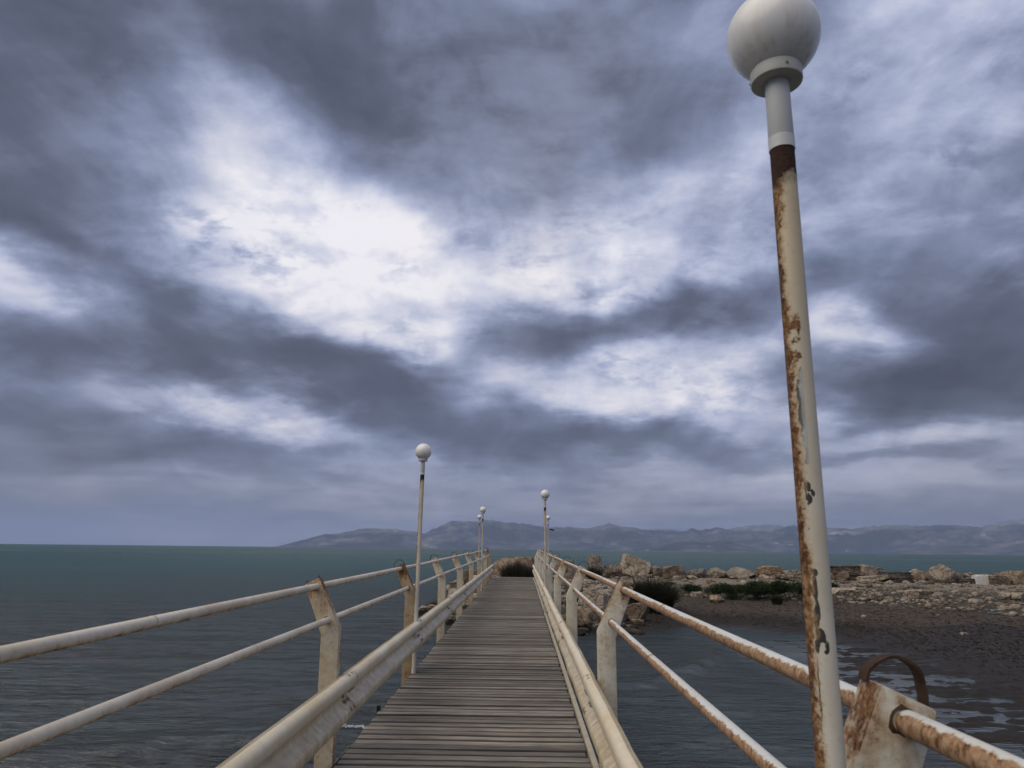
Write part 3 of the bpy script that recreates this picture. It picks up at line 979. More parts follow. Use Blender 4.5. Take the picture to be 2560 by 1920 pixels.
def build_shore():
    # finer near the water, coarser far out
    xs = np.concatenate([np.arange(-12, 30, 0.25), np.arange(30, 110, 1.6)])
    ys = np.concatenate([np.arange(-40, 8, 2.4), np.arange(8, 47, 0.25), np.arange(47, 62, 1.0)])
    X, Y = np.meshgrid(xs, ys)
    z = land(X.ravel(), Y.ravel())
    V = np.stack([X.ravel(), Y.ravel(), z], 1)
    nx, ny = len(xs), len(ys)
    i, j = np.meshgrid(np.arange(nx - 1), np.arange(ny - 1))
    F = np.stack([j * nx + i, j * nx + i + 1, (j + 1) * nx + i + 1, (j + 1) * nx + i], 2).reshape(-1, 4)
    zf = z[F].max(1)
    F = F[zf > -0.9]
    o = link('beach', fast_mesh('beach', V, F, M['beach'], True))
    tag(o, 'dark sand beach rising to the rubble of the breakwater', 'beach', kind='structure')


build_shore()


def build_seaweed():
    # mats of dead seagrass that break the surface in the shallows on the right
    xs = np.arange(5.4, 15.5, 0.055)
    ys = np.arange(8.4, 25.5, 0.075)
    X, Y = np.meshgrid(xs, ys)
    x, y = X.ravel(), Y.ravel()
    P = np.stack([x, y, 0 * x], 1)
    edge = np.interp(y, [8, 10, 12, 14, 16, 18, 20, 22, 24, 25.5], [6.9, 7.0, 7.0, 7.3, 7.7, 8.3, 8.9, 9.5, 10.1, 10.6])
    t_ = (x - edge)
    n = 0.52 * fbm(P * np.array([0.8, 1.8, 1]), 4, 51) + 0.48 * fbm(P * np.array([3.0, 6.0, 1]), 4, 61)
    g = np.clip(t_ / 3.0, -1.0, 1.0)
    h = 0.19 * n + 0.075 * g - 0.012
    z = np.maximum(land(x, y, True) + 0.004, -0.3)
    z = np.where(h > 0, np.maximum(z, h * 0.85 + 0.01 * fbm(P * 9, 2, 71)), h) 
    z = np.maximum(z, np.where(t_ > 2.6, land(x, y, True) + 0.012 + 0.03 * fbm(P * 5, 2, 81), -1))
    V = np.stack([x, y, z], 1)
    nx, ny = len(xs), len(ys)
    i, j = np.meshgrid(np.arange(nx - 1), np.arange(ny - 1))
    F = np.stack([j * nx + i, j * nx + i + 1, (j + 1) * nx + i + 1, (j + 1) * nx + i], 2).reshape(-1, 4)
    F = F[(z[F].max(1) > -0.02)]
    used = np.unique(F)
    re = np.zeros(len(V), int)
    re[used] = np.arange(len(used))
    o = link('seaweed', fast_mesh('seaweed', V[used], re[F], M['weed'], True))
    tag(o, 'dark mats of dead seaweed in the shallows on the right', 'seaweed', kind='stuff')


build_seaweed()


def build_litter():
    rs = np.random.RandomState(8)
    N = 38000
    x = rs.uniform(1.5, 34, N * 2)
    y = rs.uniform(10, 38, N * 2)
    z = land(x, y)
    band = np.exp(-((z - 0.45) / 0.24) ** 2) + 0.25 * (z > 0.1) + 0.35 * (vnoise(np.stack([x * 0.5, y, z * 0], 1), 4) > 0.3)
    keep = (z > 0.05) & (rs.rand(2 * N) < band) & (z < 1.2)
    x, y, z = x[keep][:N], y[keep][:N], z[keep][:N]
    n = len(x)
    a = rs.uniform(0, np.pi, n)
    L = rs.uniform(0.012, 0.06, n)
    wd = rs.uniform(0.005, 0.014, n)
    ca, sa = np.cos(a), np.sin(a)
    lift = rs.uniform(0.0, 0.03, n)
    V = np.zeros((n, 4, 3))
    for k, (u, v_) in enumerate(((-1, -1), (1, -1), (1, 1), (-1, 1))):
        V[:, k, 0] = x + u * L * ca - v_ * wd * sa
        V[:, k, 1] = y + u * L * sa + v_ * wd * ca
        V[:, k, 2] = z + 0.012 + (lift if u > 0 else 0) + 0.01 * (v_ > 0)
    F = np.arange(n * 4).reshape(n, 4)
    o = link('seagrass_litter', fast_mesh('seagrass_litter', V.reshape(-1, 3), F, M['debris']))
    tag(o, 'dry purple brown seagrass litter strewn over the beach', 'litter', kind='stuff')


build_litter()


# ------------------------------------------------------------------ mountains across the strait
MAIN_RIDGE = [(-18.57, -0.016), (-18.1, 0.061), (-16.7, 0.468), (-15.04, 0.933), (-13.57, 1.104), (-12.22, 1.425), (-10.84, 1.447), (-9.57, 1.415), (-8.16, 1.233), (-7.51, 1.141), (-6.88, 1.453), (-6.5, 1.611), (-5.74, 2.029), (-5.22, 2.19), (-4.57, 2.045), (-3.66, 2.108), (-2.62, 2.249), (-1.57, 2.082), (-0.53, 1.991), (0.52, 1.899), (1.82, 1.707), (2.86, 1.716), (4.16, 1.728), (4.93, 1.632), (5.7, 1.79), (6.74, 2.051), (7.5, 1.853), (8.77, 1.709), (9.77, 1.564), (11.02, 1.471), (12.26, 1.428), (12.89, 1.729), (13.5, 1.533), (14.23, 1.684), (14.73, 1.834), (15.32, 1.589), (16.63, 1.544), (18.5, 1.501), (19.45, 1.838), (20.14, 1.933), (21.7, 1.789), (22.58, 1.74), (23.88, 1.645), (24.75, 1.828), (26.02, 1.915), (27.05, 1.91), (28.05, 1.859), (29.25, 1.896), (30.22, 1.934), (31.15, 1.752), (31.9, 1.791), (32.82, 1.869), (33.94, 1.985), (37.14, 2.028), (41.68, 1.807), (45.58, 1.219)]
FAR_RIDGE = [(8.24, 0.951), (9.77, 1.564), (11.03, 1.671), (12.02, 1.526), (15.44, 1.639), (16.65, 1.886), (18.53, 2.007), (19.45, 1.838), (20.79, 1.505), (30.74, 1.494), (31.91, 1.877), (32.85, 2.125), (33.98, 2.28), (35.51, 2.298), (38.73, 2.044), (43.04, 1.603)]
COAST_HILL = [(8.47, 0.178), (10.24, 0.419), (10.99, 0.675), (12.24, 0.809), (13.7, 0.697), (14.67, 0.802), (15.16, 0.879), (15.86, 0.665), (16.8, 0.431), (17.96, 0.273)]
EAST_SPUR = [(27.49, 0.162), (29.09, 0.398), (31.01, 0.543), (32.51, 0.722), (33.82, 0.937), (36.2, 1.102), (40.11, 0.981), (44.19, 0.42)]


def build_mountain(name, prof, dist, depth, seed, label, foot=0.10, rough=1.0):
    az = np.array([q[0] for q in prof])
    el = np.array([q[1] for q in prof])
    a = np.linspace(az[0], az[-1], int((az[-1] - az[0]) / 0.055))
    hgt = np.tan(np.radians(np.interp(a, az, el))) * (dist + depth * 0.6)
    P1 = np.stack([a * 2.3, 0 * a, 0 * a], 1)
    hgt = hgt * (1 + 0.055 * rough * fbm(P1 * 1.5, 4, seed, 0.5))
    nd = 46
    s = np.linspace(0, 1, nd)
    A, S = np.meshgrid(np.radians(a), s)
    H = np.broadcast_to(hgt, A.shape)
    rise = np.where(S < 0.62, (S / 0.62) ** 1.15, 1 - 0.55 * ((S - 0.62) / 0.38) ** 1.6)
    D = dist + depth * S
    x, y = (D * np.sin(A)).ravel(), (D * np.cos(A)).ravel()
    Q = np.stack([x, y, 0 * x], 1) / 1500.0
    ridges = 1 - 2 * np.abs(fbm(Q * 1.6, 5, seed + 3))
    gully = fbm(Q * 4.2, 4, seed + 9)
    envel = (np.sin(np.pi * np.clip(S / 0.62, 0, 1)) ** 0.8).ravel()
    z = (H * rise).ravel() + envel * H.ravel() * rough * (0.42 * ridges - 0.14 + 0.20 * gully)
    top = H.ravel() * np.clip(S.ravel() / 0.62, 0, 1) ** 0.5 * 1.0
    z = np.minimum(z, np.maximum(top, 0) + 2)
    z = np.where(S.ravel() <= 0, -6.0, z)
    z = np.maximum(z, -6)
    V = np.stack([x, y, z], 1)
    na = len(a)
    i, j = np.meshgrid(np.arange(na - 1), np.arange(nd - 1))
    F = np.stack([j * na + i, j * na + i + 1, (j + 1) * na + i + 1, (j + 1) * na + i], 2).reshape(-1, 4)
    o = link(name, fast_mesh(name, V, F, M['mountain'], True))
    tag(o, label, 'mountain', kind='structure')


build_mountain('mountain_range', MAIN_RIDGE, 11500, 3600, 3, 'long hazy blue mountain range across the strait')
build_mountain('mountain_range', FAR_RIDGE, 17000, 2500, 13, 'farthest pale ridge showing above the mountain range', rough=0.6)
build_mountain('coastal_hill', COAST_HILL, 9600, 1300, 23, 'low dark blue hill in front of the mountain range')
build_mountain('coastal_hill', EAST_SPUR, 9900, 1500, 33, 'dark spur of coast at the right in front of the range')

# ------------------------------------------------------------------ footbridge
def deck_z(y):
    return 1.233 + 0.009 * y


DECK_TILT = math.atan(0.009)
DECK_L, DECK_R = -1.285, 0.488
POST_Y = [1.54] + [5.45 + 3.7 * k for k in range(8)]
rng = random.Random(4)

bridge = empty('footbridge', (0, 0, 0))
tag(bridge, 'long narrow wooden footbridge running out to the breakwater', 'bridge')


def plank_mesh(seed):
    r = random.Random(seed)
    w_, t_ = 0.1185, 0.034
    n = 3
    L = DECK_R - DECK_L
    V, F = [], []
    for i in range(n + 1):
        u = -L / 2 + L * i / n
        dz = r.uniform(-0.0022, 0.0022)
        dw = r.uniform(-0.0022, 0.0022)
        c = 0.007
        V += [(u, -w_ / 2 + dw, -t_), (u, -w_ / 2 + dw, dz - c), (u, -w_ / 2 + dw + c, dz),
              (u, w_ / 2 + dw - c, dz + r.uniform(-.001, .001)), (u, w_ / 2 + dw, dz - c), (u, w_ / 2 + dw, -t_)]
    for i in range(n):
        for k in range(5):
            a, b2 = i * 6 + k, i * 6 + k + 1
            F.append((a, b2, b2 + 6, a + 6))
    F.append((5, 4, 3, 2, 1, 0))
    F.append(tuple(n * 6 + k for k in range(6)))
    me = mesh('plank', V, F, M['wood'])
    return me


plank_meshes = [plank_mesh(100 + i) for i in range(7)]
py_ = -2.0
while py_ < 33.05:
    w_off = rng.uniform(-0.012, 0.004)
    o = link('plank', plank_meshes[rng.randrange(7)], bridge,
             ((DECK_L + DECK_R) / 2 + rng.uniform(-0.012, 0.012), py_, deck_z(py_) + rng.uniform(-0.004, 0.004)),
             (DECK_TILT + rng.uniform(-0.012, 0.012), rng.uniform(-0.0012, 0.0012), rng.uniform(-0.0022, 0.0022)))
    py_ += 0.1345 + rng.choice((0, 0, 0, 0.004, 0.007))
# end board, paler, across the far end
mb = MB().box(DECK_L - 0.02, DECK_R + 0.02, py_ - 0.06, py_ + 0.12, deck_z(py_) - 0.10, deck_z(py_) + 0.012)
link('end_board', mb.mesh('end_board', plain('pale_end_board', (0.27, 0.235, 0.185), 0.8, 0.3, 12, 0.5), bevel=0.008), bridge)


def along(y0, y1, x0, x1, z0, z1):
    """A bar that follows the gentle rise of the deck."""
    V = [(x, y, deck_z(y) + z) for y in (y0, y1) for z in (z0, z1) for x in (x0, x1)]
    return V, [(0, 1, 3, 2), (4, 6, 7, 5), (0, 4, 5, 1), (2, 3, 7, 6), (0, 2, 6, 4), (1, 5, 7, 3)]


for x in (DECK_L + 0.03, DECK_R - 0.13, -0.45):
    link('stringer', MB().add(*along(-2, 33, x, x + 0.10, -0.24, -0.040)).mesh('stringer', M['rust_dark']), bridge)
link('edge_angle', MB().add(*along(-2, 5.95, DECK_L - 0.007, DECK_L - 0.003, -0.06, 0.006)).mesh('edge_angle', M['steel']), bridge)
# cream flat bar that runs beside the right edge of the deck, in lengths
ys_ = [-1.0, 5.3, 11.4, 17.6, 23.7, 29.5, 32.9]
for i in range(len(ys_) - 1):
    j = rng.uniform(-0.004, 0.004)
    link('edge_strip', MB().add(*along(ys_[i], ys_[i + 1] - 0.012, 0.497 + j, 0.537 + j, -0.03, 0.022)).mesh('edge_strip', M['strip'], bevel=0.004), bridge)
# small black bracket on the left edge
br = MB().box(-1.322, -1.292, 7.13, 7.17, deck_z(7.15) - 0.05, deck_z(7.15) + 0.04)
link('bracket', br.mesh('bracket', M['black'], bevel=0.004), bridge)
# steel piles under the stringers
for k in range(0, 9, 2):
    for x in (DECK_L + 0.08, DECK_R - 0.08):
        y = POST_Y[k] + 0.4
        link('pile', MB().tube([(x, y, -1.4), (x, y, deck_z(y) - 0.24)], 0.075, 14).mesh('pile', M['rust_dark'], True), bridge)

# ------------------------------------------------------------------ railings
def post_profile(s):
    # distance outwards from the inner face, height above the deck
    return [(0.0, -0.26), (0.0, 0.905), (0.160, 1.255), (0.262, 1.208), (0.126, 0.862), (0.126, -0.26)]


def post_mesh(side, seed):
    pr = post_profile(0)
    T = 0.046
    V = [(side * o, -T, z) for o, z in pr] + [(side * o, T, z) for o, z in pr]
    n = len(pr)
    F = [tuple(range(n)), tuple(range(2 * n - 1, n - 1, -1))] + [(i, i + n, (i + 1) % n + n, (i + 1) % n) for i in range(n)]
    # split the bent faces so the bevel stays clean
    m = MB().add(V, F)
    return m.mesh('post', M['post_left'] if side < 0 else M['post_right'], True, bevel=0.007, seg=2)


def ring_mesh(side, seed):
    """Half hoop of flat bar welded over the cut top of a post."""
    r_ = random.Random(seed)
    c = (0.215, 1.232)
    lean = math.atan2(0.160, 0.35)
    R_ = 0.060
    V, F = [], []
    n = 18
    for i in range(n + 1):
        a = -0.10 + (math.pi + 0.25) * i / n
        for rr in (R_, R_ + 0.0055):
            u, v = -rr * math.cos(a), rr * math.sin(a) * 1.05
            o = c[0] + u * math.cos(lean) + v * math.sin(lean)
            z = c[1] - u * math.sin(lean) + v * math.cos(lean)
            for y in (-0.015, 0.015):
                V.append((side * o, y + 0.004 * math.sin(i), z))
    for i in range(n):
        b = i * 4
        F += [(b, b + 1, b + 5, b + 4), (b + 2, b + 6, b + 7, b + 3), (b, b + 4, b + 6, b + 2), (b + 1, b + 3, b + 7, b + 5)]
    F += [(0, 2, 3, 1), (n * 4, n * 4 + 1, n * 4 + 3, n * 4 + 2)]
    return MB().add(V, F).mesh('ring', M['rust_dark'], True)


def collar_mesh(o, z, side):
    """Ragged rusty weld round a pipe where it passes through a post."""
    rr = random.Random(int(z * 100))
    V, F = [], []
    n = 16
    for yy in (-0.0500, -0.0455):
        for i in range(n):
            a = 2 * math.pi * i / n
            r_ = 0.0212 + (0.0045 + 0.007 * rr.random() ** 3 if yy > -0.048 else 0.0)
            V.append((side * o + r_ * math.cos(a), yy, z + r_ * math.sin(a)))
    for i in range(n):
        k = (i + 1) % n
        F.append((i, k, n + k, n + i))
    return MB().add(V, F).mesh('weld', M['rust_dark'], True)


PIPE = {-1: ((0.184, 1.190), (0.090, 0.960)), 1: ((0.193, 1.190), (0.098, 0.968))}
INNER = {-1: -1.292, 1: 0.541}


def beam_profile():
    return [(0.008, 0.583), (0.030, 0.583), (0.056, 0.577), (0.072, 0.564), (0.078, 0.547), (0.078, 0.512), (0.072, 0.497), (0.022, 0.459),
            (0.009, 0.447), (0.004, 0.436), (0.004, 0.416), (0.009, 0.405), (0.022, 0.393), (0.072, 0.355), (0.078, 0.340), (0.078, 0.305),
            (0.072, 0.288), (0.056, 0.275), (0.030, 0.269), (0.008, 0.269)]


def beam_mesh(side, L, proud, seed):
    """One length of two-ridged guard beam, origin at its near end on the deck line; bowed a little and dented."""
    r_ = np.random.RandomState(seed)
    pr = beam_profile()
    ny = 13
    th = 0.004
    V, F = [], []
    k = len(pr)
    for j in range(ny):
        y = L * j / (ny - 1)
        w_ = 0.004 * math.sin(math.pi * j / (ny - 1)) * r_.uniform(-1, 1)
        dz = 0.003 * math.sin(math.pi * 2 * j / (ny - 1)) * r_.uniform(-1, 1)
        for s_ in (0, 1):
            for o, z in pr:
                V.append((-side * (o + proud + w_ + (th if s_ else 0)), y, z + dz + 0.009 * y))
    for j in range(ny - 1):
        for s_ in (0, 1):
            b = (j * 2 + s_) * k
            c = ((j + 1) * 2 + s_) * k
            for i in range(k - 1):
                F.append((b + i, b + i + 1, c + i + 1, c + i))
        b0, c0 = j * 2 * k, (j + 1) * 2 * k
        F.append((b0, c0, c0 + k, b0 + k))
        F.append((b0 + k - 1, b0 + 2 * k - 1, c0 + 2 * k - 1, c0 + k - 1))
    for j in (0, ny - 1):
        b = j * 2 * k
        for i in range(k - 1):
            F.append((b + i, b + i + 1, b + k + i + 1, b + k + i))
    return MB().add(V, F).mesh('guard_beam', M['beam'], True)


def bolt_mesh(side):
    V, F = [], []
    n = 8
    for rr, h in ((0.017, 0.0), (0.0165, 0.004), (0.011, 0.009), (0.0, 0.0105)):
        for i in range(n):
            a = 2 * math.pi * i / n
            V.append((-side * h, rr * math.cos(a) * 1.25, rr * math.sin(a)))
    for j in range(3):
        for i in range(n):
            k = (i + 1) % n
            F.append((j * n + i, j * n + k, (j + 1) * n + k, (j + 1) * n + i))
    return MB().add(V, F).mesh('bolt', M['bolt'], True)


def build_railing(side, label):
    root = empty('railing', (INNER[side], 0, deck_z(0)))
    tag(root, label, 'railing', 'painted steel railings of the footbridge')
    pm = post_mesh(side, 1)
    corroded = None
    if side < 0:
        corroded = pm.copy()
        corroded.materials.clear()
        corroded.materials.append(painted('rust_stained_post_paint', (0.50, 0.42, 0.29), (0.36, 0.25, 0.13), 0.60))
    rm = ring_mesh(side, 2)
    (o1, z1), (o2, z2) = PIPE[side]
    c1, c2 = collar_mesh(o1, z1, side), collar_mesh(o2, z2, side)
    bm_ = bolt_mesh(side)
    posts = []
    for k, y in enumerate(POST_Y):
        if side < 0 and k == 0:
            pass
        jx = rng.uniform(-0.008, 0.008)
        me = corroded if (side < 0 and k in (2, 8)) else pm
        p = link('post', me, root, (jx, y, 0.009 * y + rng.uniform(-0.006, 0.006)), (0, rng.uniform(-0.012, 0.012), rng.uniform(-0.03, 0.03)))
        if not (side < 0 and k == 1):
            link('ring', rm, p, rot=(rng.uniform(-0.06, 0.06), 0, rng.uniform(-0.12, 0.12)))
        else:
            # only torn stubs of the hoop are left on this one
            for (u0, z0, dx, h) in ((0.164, 1.254, 0.004, 0.022), (0.180, 1.247, -0.003, 0.013), (0.254, 1.211, -0.004, 0.026), (0.259, 1.209, 0.003, 0.017)):
                s_ = MB().add([(side * (u0 - 0.003), -0.03, z0 - 0.01), (side * (u0 + 0.004), -0.03, z0 - 0.01), (side * (u0 + dx), -0.02, z0 + h),
                               (side * (u0 - 0.003), 0.0, z0 - 0.01), (side * (u0 + 0.004), 0.0, z0 - 0.01), (side * (u0 + dx), -0.01, z0 + h)],
                              [(0, 1, 2), (3, 5, 4), (0, 2, 5, 3), (1, 4, 5, 2), (0, 3, 4, 1)])
                link('hoop_stub', s_.mesh('hoop_stub', M['rust_dark']), p)
        link('weld', c1, p)
        link('weld', c2, p)
        posts.append(p)
    # pipes, one length per bay, nearest ones reaching back past the camera
    ends = [-2.2] + POST_Y
    pmat = M['pipe_left'] if side < 0 else M['pipe_right']
    for k in range(len(ends) - 1):
        y0, y1 = ends[k], ends[k + 1]
        for nm, o, z, r_ in (('top_rail', o1, z1, 0.0242), ('middle_rail', o2, z2, 0.0225)):
            sag = rng.uniform(-0.006, 0.002)
            bow = rng.uniform(-0.006, 0.006)
            pts = []
            for i in range(9):
                f = i / 8
                y = y0 + (y1 - y0) * f
                q = math.sin(math.pi * f)
                pts.append((side * (o + bow * q), y, z + 0.009 * y + sag * q))
            pipe = link(nm, MB().tube(pts, r_, 20).mesh(nm, pmat, True), root)
            # welded sleeve joint somewhere along the bay
            f = rng.uniform(0.35, 0.65)
            y = y0 + (y1 - y0) * f
            q = math.sin(math.pi * f)
            j = MB().tube([(side * (o + bow * q), y - 0.006, z + 0.009 * (y - 0.006) + sag * q), (side * (o + bow * q), y + 0.006, z + 0.009 * (y + 0.006) + sag * q)], r_ + 0.0014, 20)
            link('joint', j.mesh('joint', M['rust'] if side > 0 else M['strip'], True), pipe)
    # guard beam lengths, lapped at every post and bolted there
    starts = [-2.2] + [y + 0.09 for y in POST_Y[:-1]]
    stops = [y + 0.20 for y in POST_Y[:-1]] + [32.15 if side < 0 else 32.5]
    for k in range(len(starts)):
        L = stops[k] - starts[k]
        prd = 0.004 if side > 0 else 0.004
        b = link('guard_beam', beam_mesh(side, L, prd + (0.0055 if k % 2 else 0.0), 40 + k + (20 if side > 0 else 0)), root,
                 (0, starts[k], 0.009 * starts[k]))
        if k < len(starts) - 1:
            pr_ = beam_profile()
            po = prd + (0.0055 if k % 2 else 0.0) + 0.0046
            Vs_ = [(-side * (o + po), L - d_, z + 0.009 * L) for d_ in (0.0005, 0.0085) for o, z in pr_]
            n_ = len(pr_)
            sm = MB().add(Vs_, [(i, i + 1, n_ + i + 1, n_ + i) for i in range(n_ - 1)])
            link('seam', sm.mesh('seam', M['rust_dark'], True), b)
            for yy in (0.06, 0.15):
                for (o, z) in ((0.052, 0.571), (0.060, 0.477), (0.030, 0.398), (0.074, 0.350)):
                    link('bolt', bm_, b, (-side * (o + 0.008 + prd), L - yy + 0.02 * (z < 0.45), z + 0.009 * (L - yy)),
                         (0, side * (0.9 if z > 0.55 else (-0.7 if z > 0.45 else (0.9 if z > 0.37 else 0.2))), 0))
            link('bolt', bm_, b, (-side * (0.012 + prd), L - 0.10, 0.426 + 0.009 * L))
    return root


build_railing(-1, 'cream painted railing with mostly clean pipes on the left side, over open sea')
build_railing(1, 'white painted railing with heavily rusted pipes on the right side, towards the beach')

# ------------------------------------------------------------------ lamps
def build_lamp(x, y, zbase, mat, label, top=2.372, tilt=(0, 0), near=False):
    """Globe lamp on a thin pole; heights are measured from the deck line at z = 0 of the lamp."""
    root = empty('lamp_post', (x, y, zbase - (2.372 - top)), (tilt[0], tilt[1], 0))
    top = 2.372
    tag(root, label, 'lamp', 'globe lamps along the footbridge')
    n = 40 if near else 20
    zs = [-0.30] + [(-0.30 + (top + 0.30) * i / 24) for i in range(1, 25)]
    pole = link('pole', MB().lathe([(0.0268 - 0.0008 * (z / top), z) for z in zs], n).mesh('pole', mat, True), root)
    sl = MB().lathe([(0.0276, top - 0.002), (0.0280, top + 0.026), (0.0266, top + 0.027), (0.0266, top + 0.030), (0.0272, top + 0.031), (0.0262, top + 0.175)], n)
    sleeve = link('sleeve', sl.mesh('sleeve', M['sleeve'], True), root)
    col = MB().lathe([(0.026, top + 0.166), (0.053, top + 0.166), (0.0555, top + 0.1675), (0.0560, top + 0.170), (0.0560, top + 0.195), (0.0545, top + 0.198), (0.045, top + 0.198)], n)
    fitter = link('fitter', col.mesh('fitter', M['collar'], True), root)
    for i in range(3):
        a = i * 2.094 + 0.6
        sc = MB().tube([(0.0545 * math.cos(a), 0.0545 * math.sin(a), top + 0.181), (0.0585 * math.cos(a), 0.0585 * math.sin(a), top + 0.181)], 0.0032, 8)
        link('screw', sc.mesh('screw', M['bolt']), fitter)
    R_ = 0.1025
    zc = top + 0.196 + math.sqrt(R_ ** 2 - 0.046 ** 2)
    prof = []
    m_ = 40 if near else 22
    a0 = math.asin(0.046 / R_)
    for i in range(m_ + 1):
        a = a0 + (math.pi - a0) * i / m_
        prof.append((max(R_ * math.sin(a), 0.0004), zc - R_ * math.cos(a)))
    g = MB().lathe(prof, 64 if near else 28)
    link('globe', g.mesh('globe', M['globe'], True), root)
    return root


near_lamp = build_lamp(0.569, 1.46, deck_z(1.46), M['pole_near'], 'nearest globe lamp with tall rust striped pole at the right', near=True)
build_lamp(-1.268, 9.06, deck_z(9.06), M['pole'], 'globe lamp beside the second left railing post in view', tilt=(0, 0.008), top=2.33)
build_lamp(0.508, 16.46, deck_z(16.46), M['pole'], 'taller looking globe lamp on the right railing, near the middle of the bridge', top=2.29)
build_lamp(-1.285, 23.86, deck_z(23.86), M['pole'], 'globe lamp on the left railing near the far end of the bridge', top=2.25, tilt=(0, 0.003))
build_lamp(-1.97, 34.0, deck_z(33), M['pole'], 'farthest left globe lamp, standing on the rocks past the bridge', top=2.36)
r3 = build_lamp(1.19, 34.0, deck_z(33), M['pole'], 'farthest right globe lamp carrying a small black floodlight', top=2.36)
# floodlight on its arm
fl = MB().tube([(0.02, 0, 2.14), (0.07, -0.01, 2.146), (0.105, -0.01, 2.14)], 0.010, 8)
arm = link('floodlight_arm', fl.mesh('floodlight_arm', M['black'], True), r3)
hd = MB().box(-0.085, 0.085, -0.06, 0.06, -0.032, 0.032)
head = link('floodlight', hd.mesh('floodlight', M['black'], bevel=0.014), r3, (0.185, -0.01, 2.115), (0.1, 0.30, 0.2))
# torn strip of tape on the near pole: a thin curved patch with a curled, ragged left edge
def tape(z0, z1, a0, a1, r_, mat, seed, ragged):
    rr = random.Random(seed)
    V, F = [], []
    nz, na = 26, 7
    rag = [rr.uniform(0, ragged) for _ in range(nz + 1)]
    for j in range(nz + 1):
        z = z0 + (z1 - z0) * j / nz
        for i in range(na):
            f = i / (na - 1)
            lo = a0 + rag[j] + ragged * 0.5 * math.sin(j * 0.55)
            a = lo + (a1 - lo) * f
            lift = 0.0022 * (1 - f) ** 3 * (0.5 + rag[j] / max(ragged, 1e-6))
            V.append(((r_ + lift) * math.cos(a), (r_ + lift) * math.sin(a), z))
    for j in range(nz):
        for i in range(na - 1):
            b = j * na + i
            F.append((b, b + 1, b + na + 1, b + na))
    return MB().add(V, F).mesh('tape', mat, True, fix=False)


link('torn_tape', tape(1.675, 1.87, rad(-121), rad(-103), 0.0271, M['sticker'], 3, 0.17), near_lamp)
link('torn_tape', tape(1.735, 1.845, rad(-131), rad(-116), 0.0268, M['sticker_back'], 5, 0.16), near_lamp)

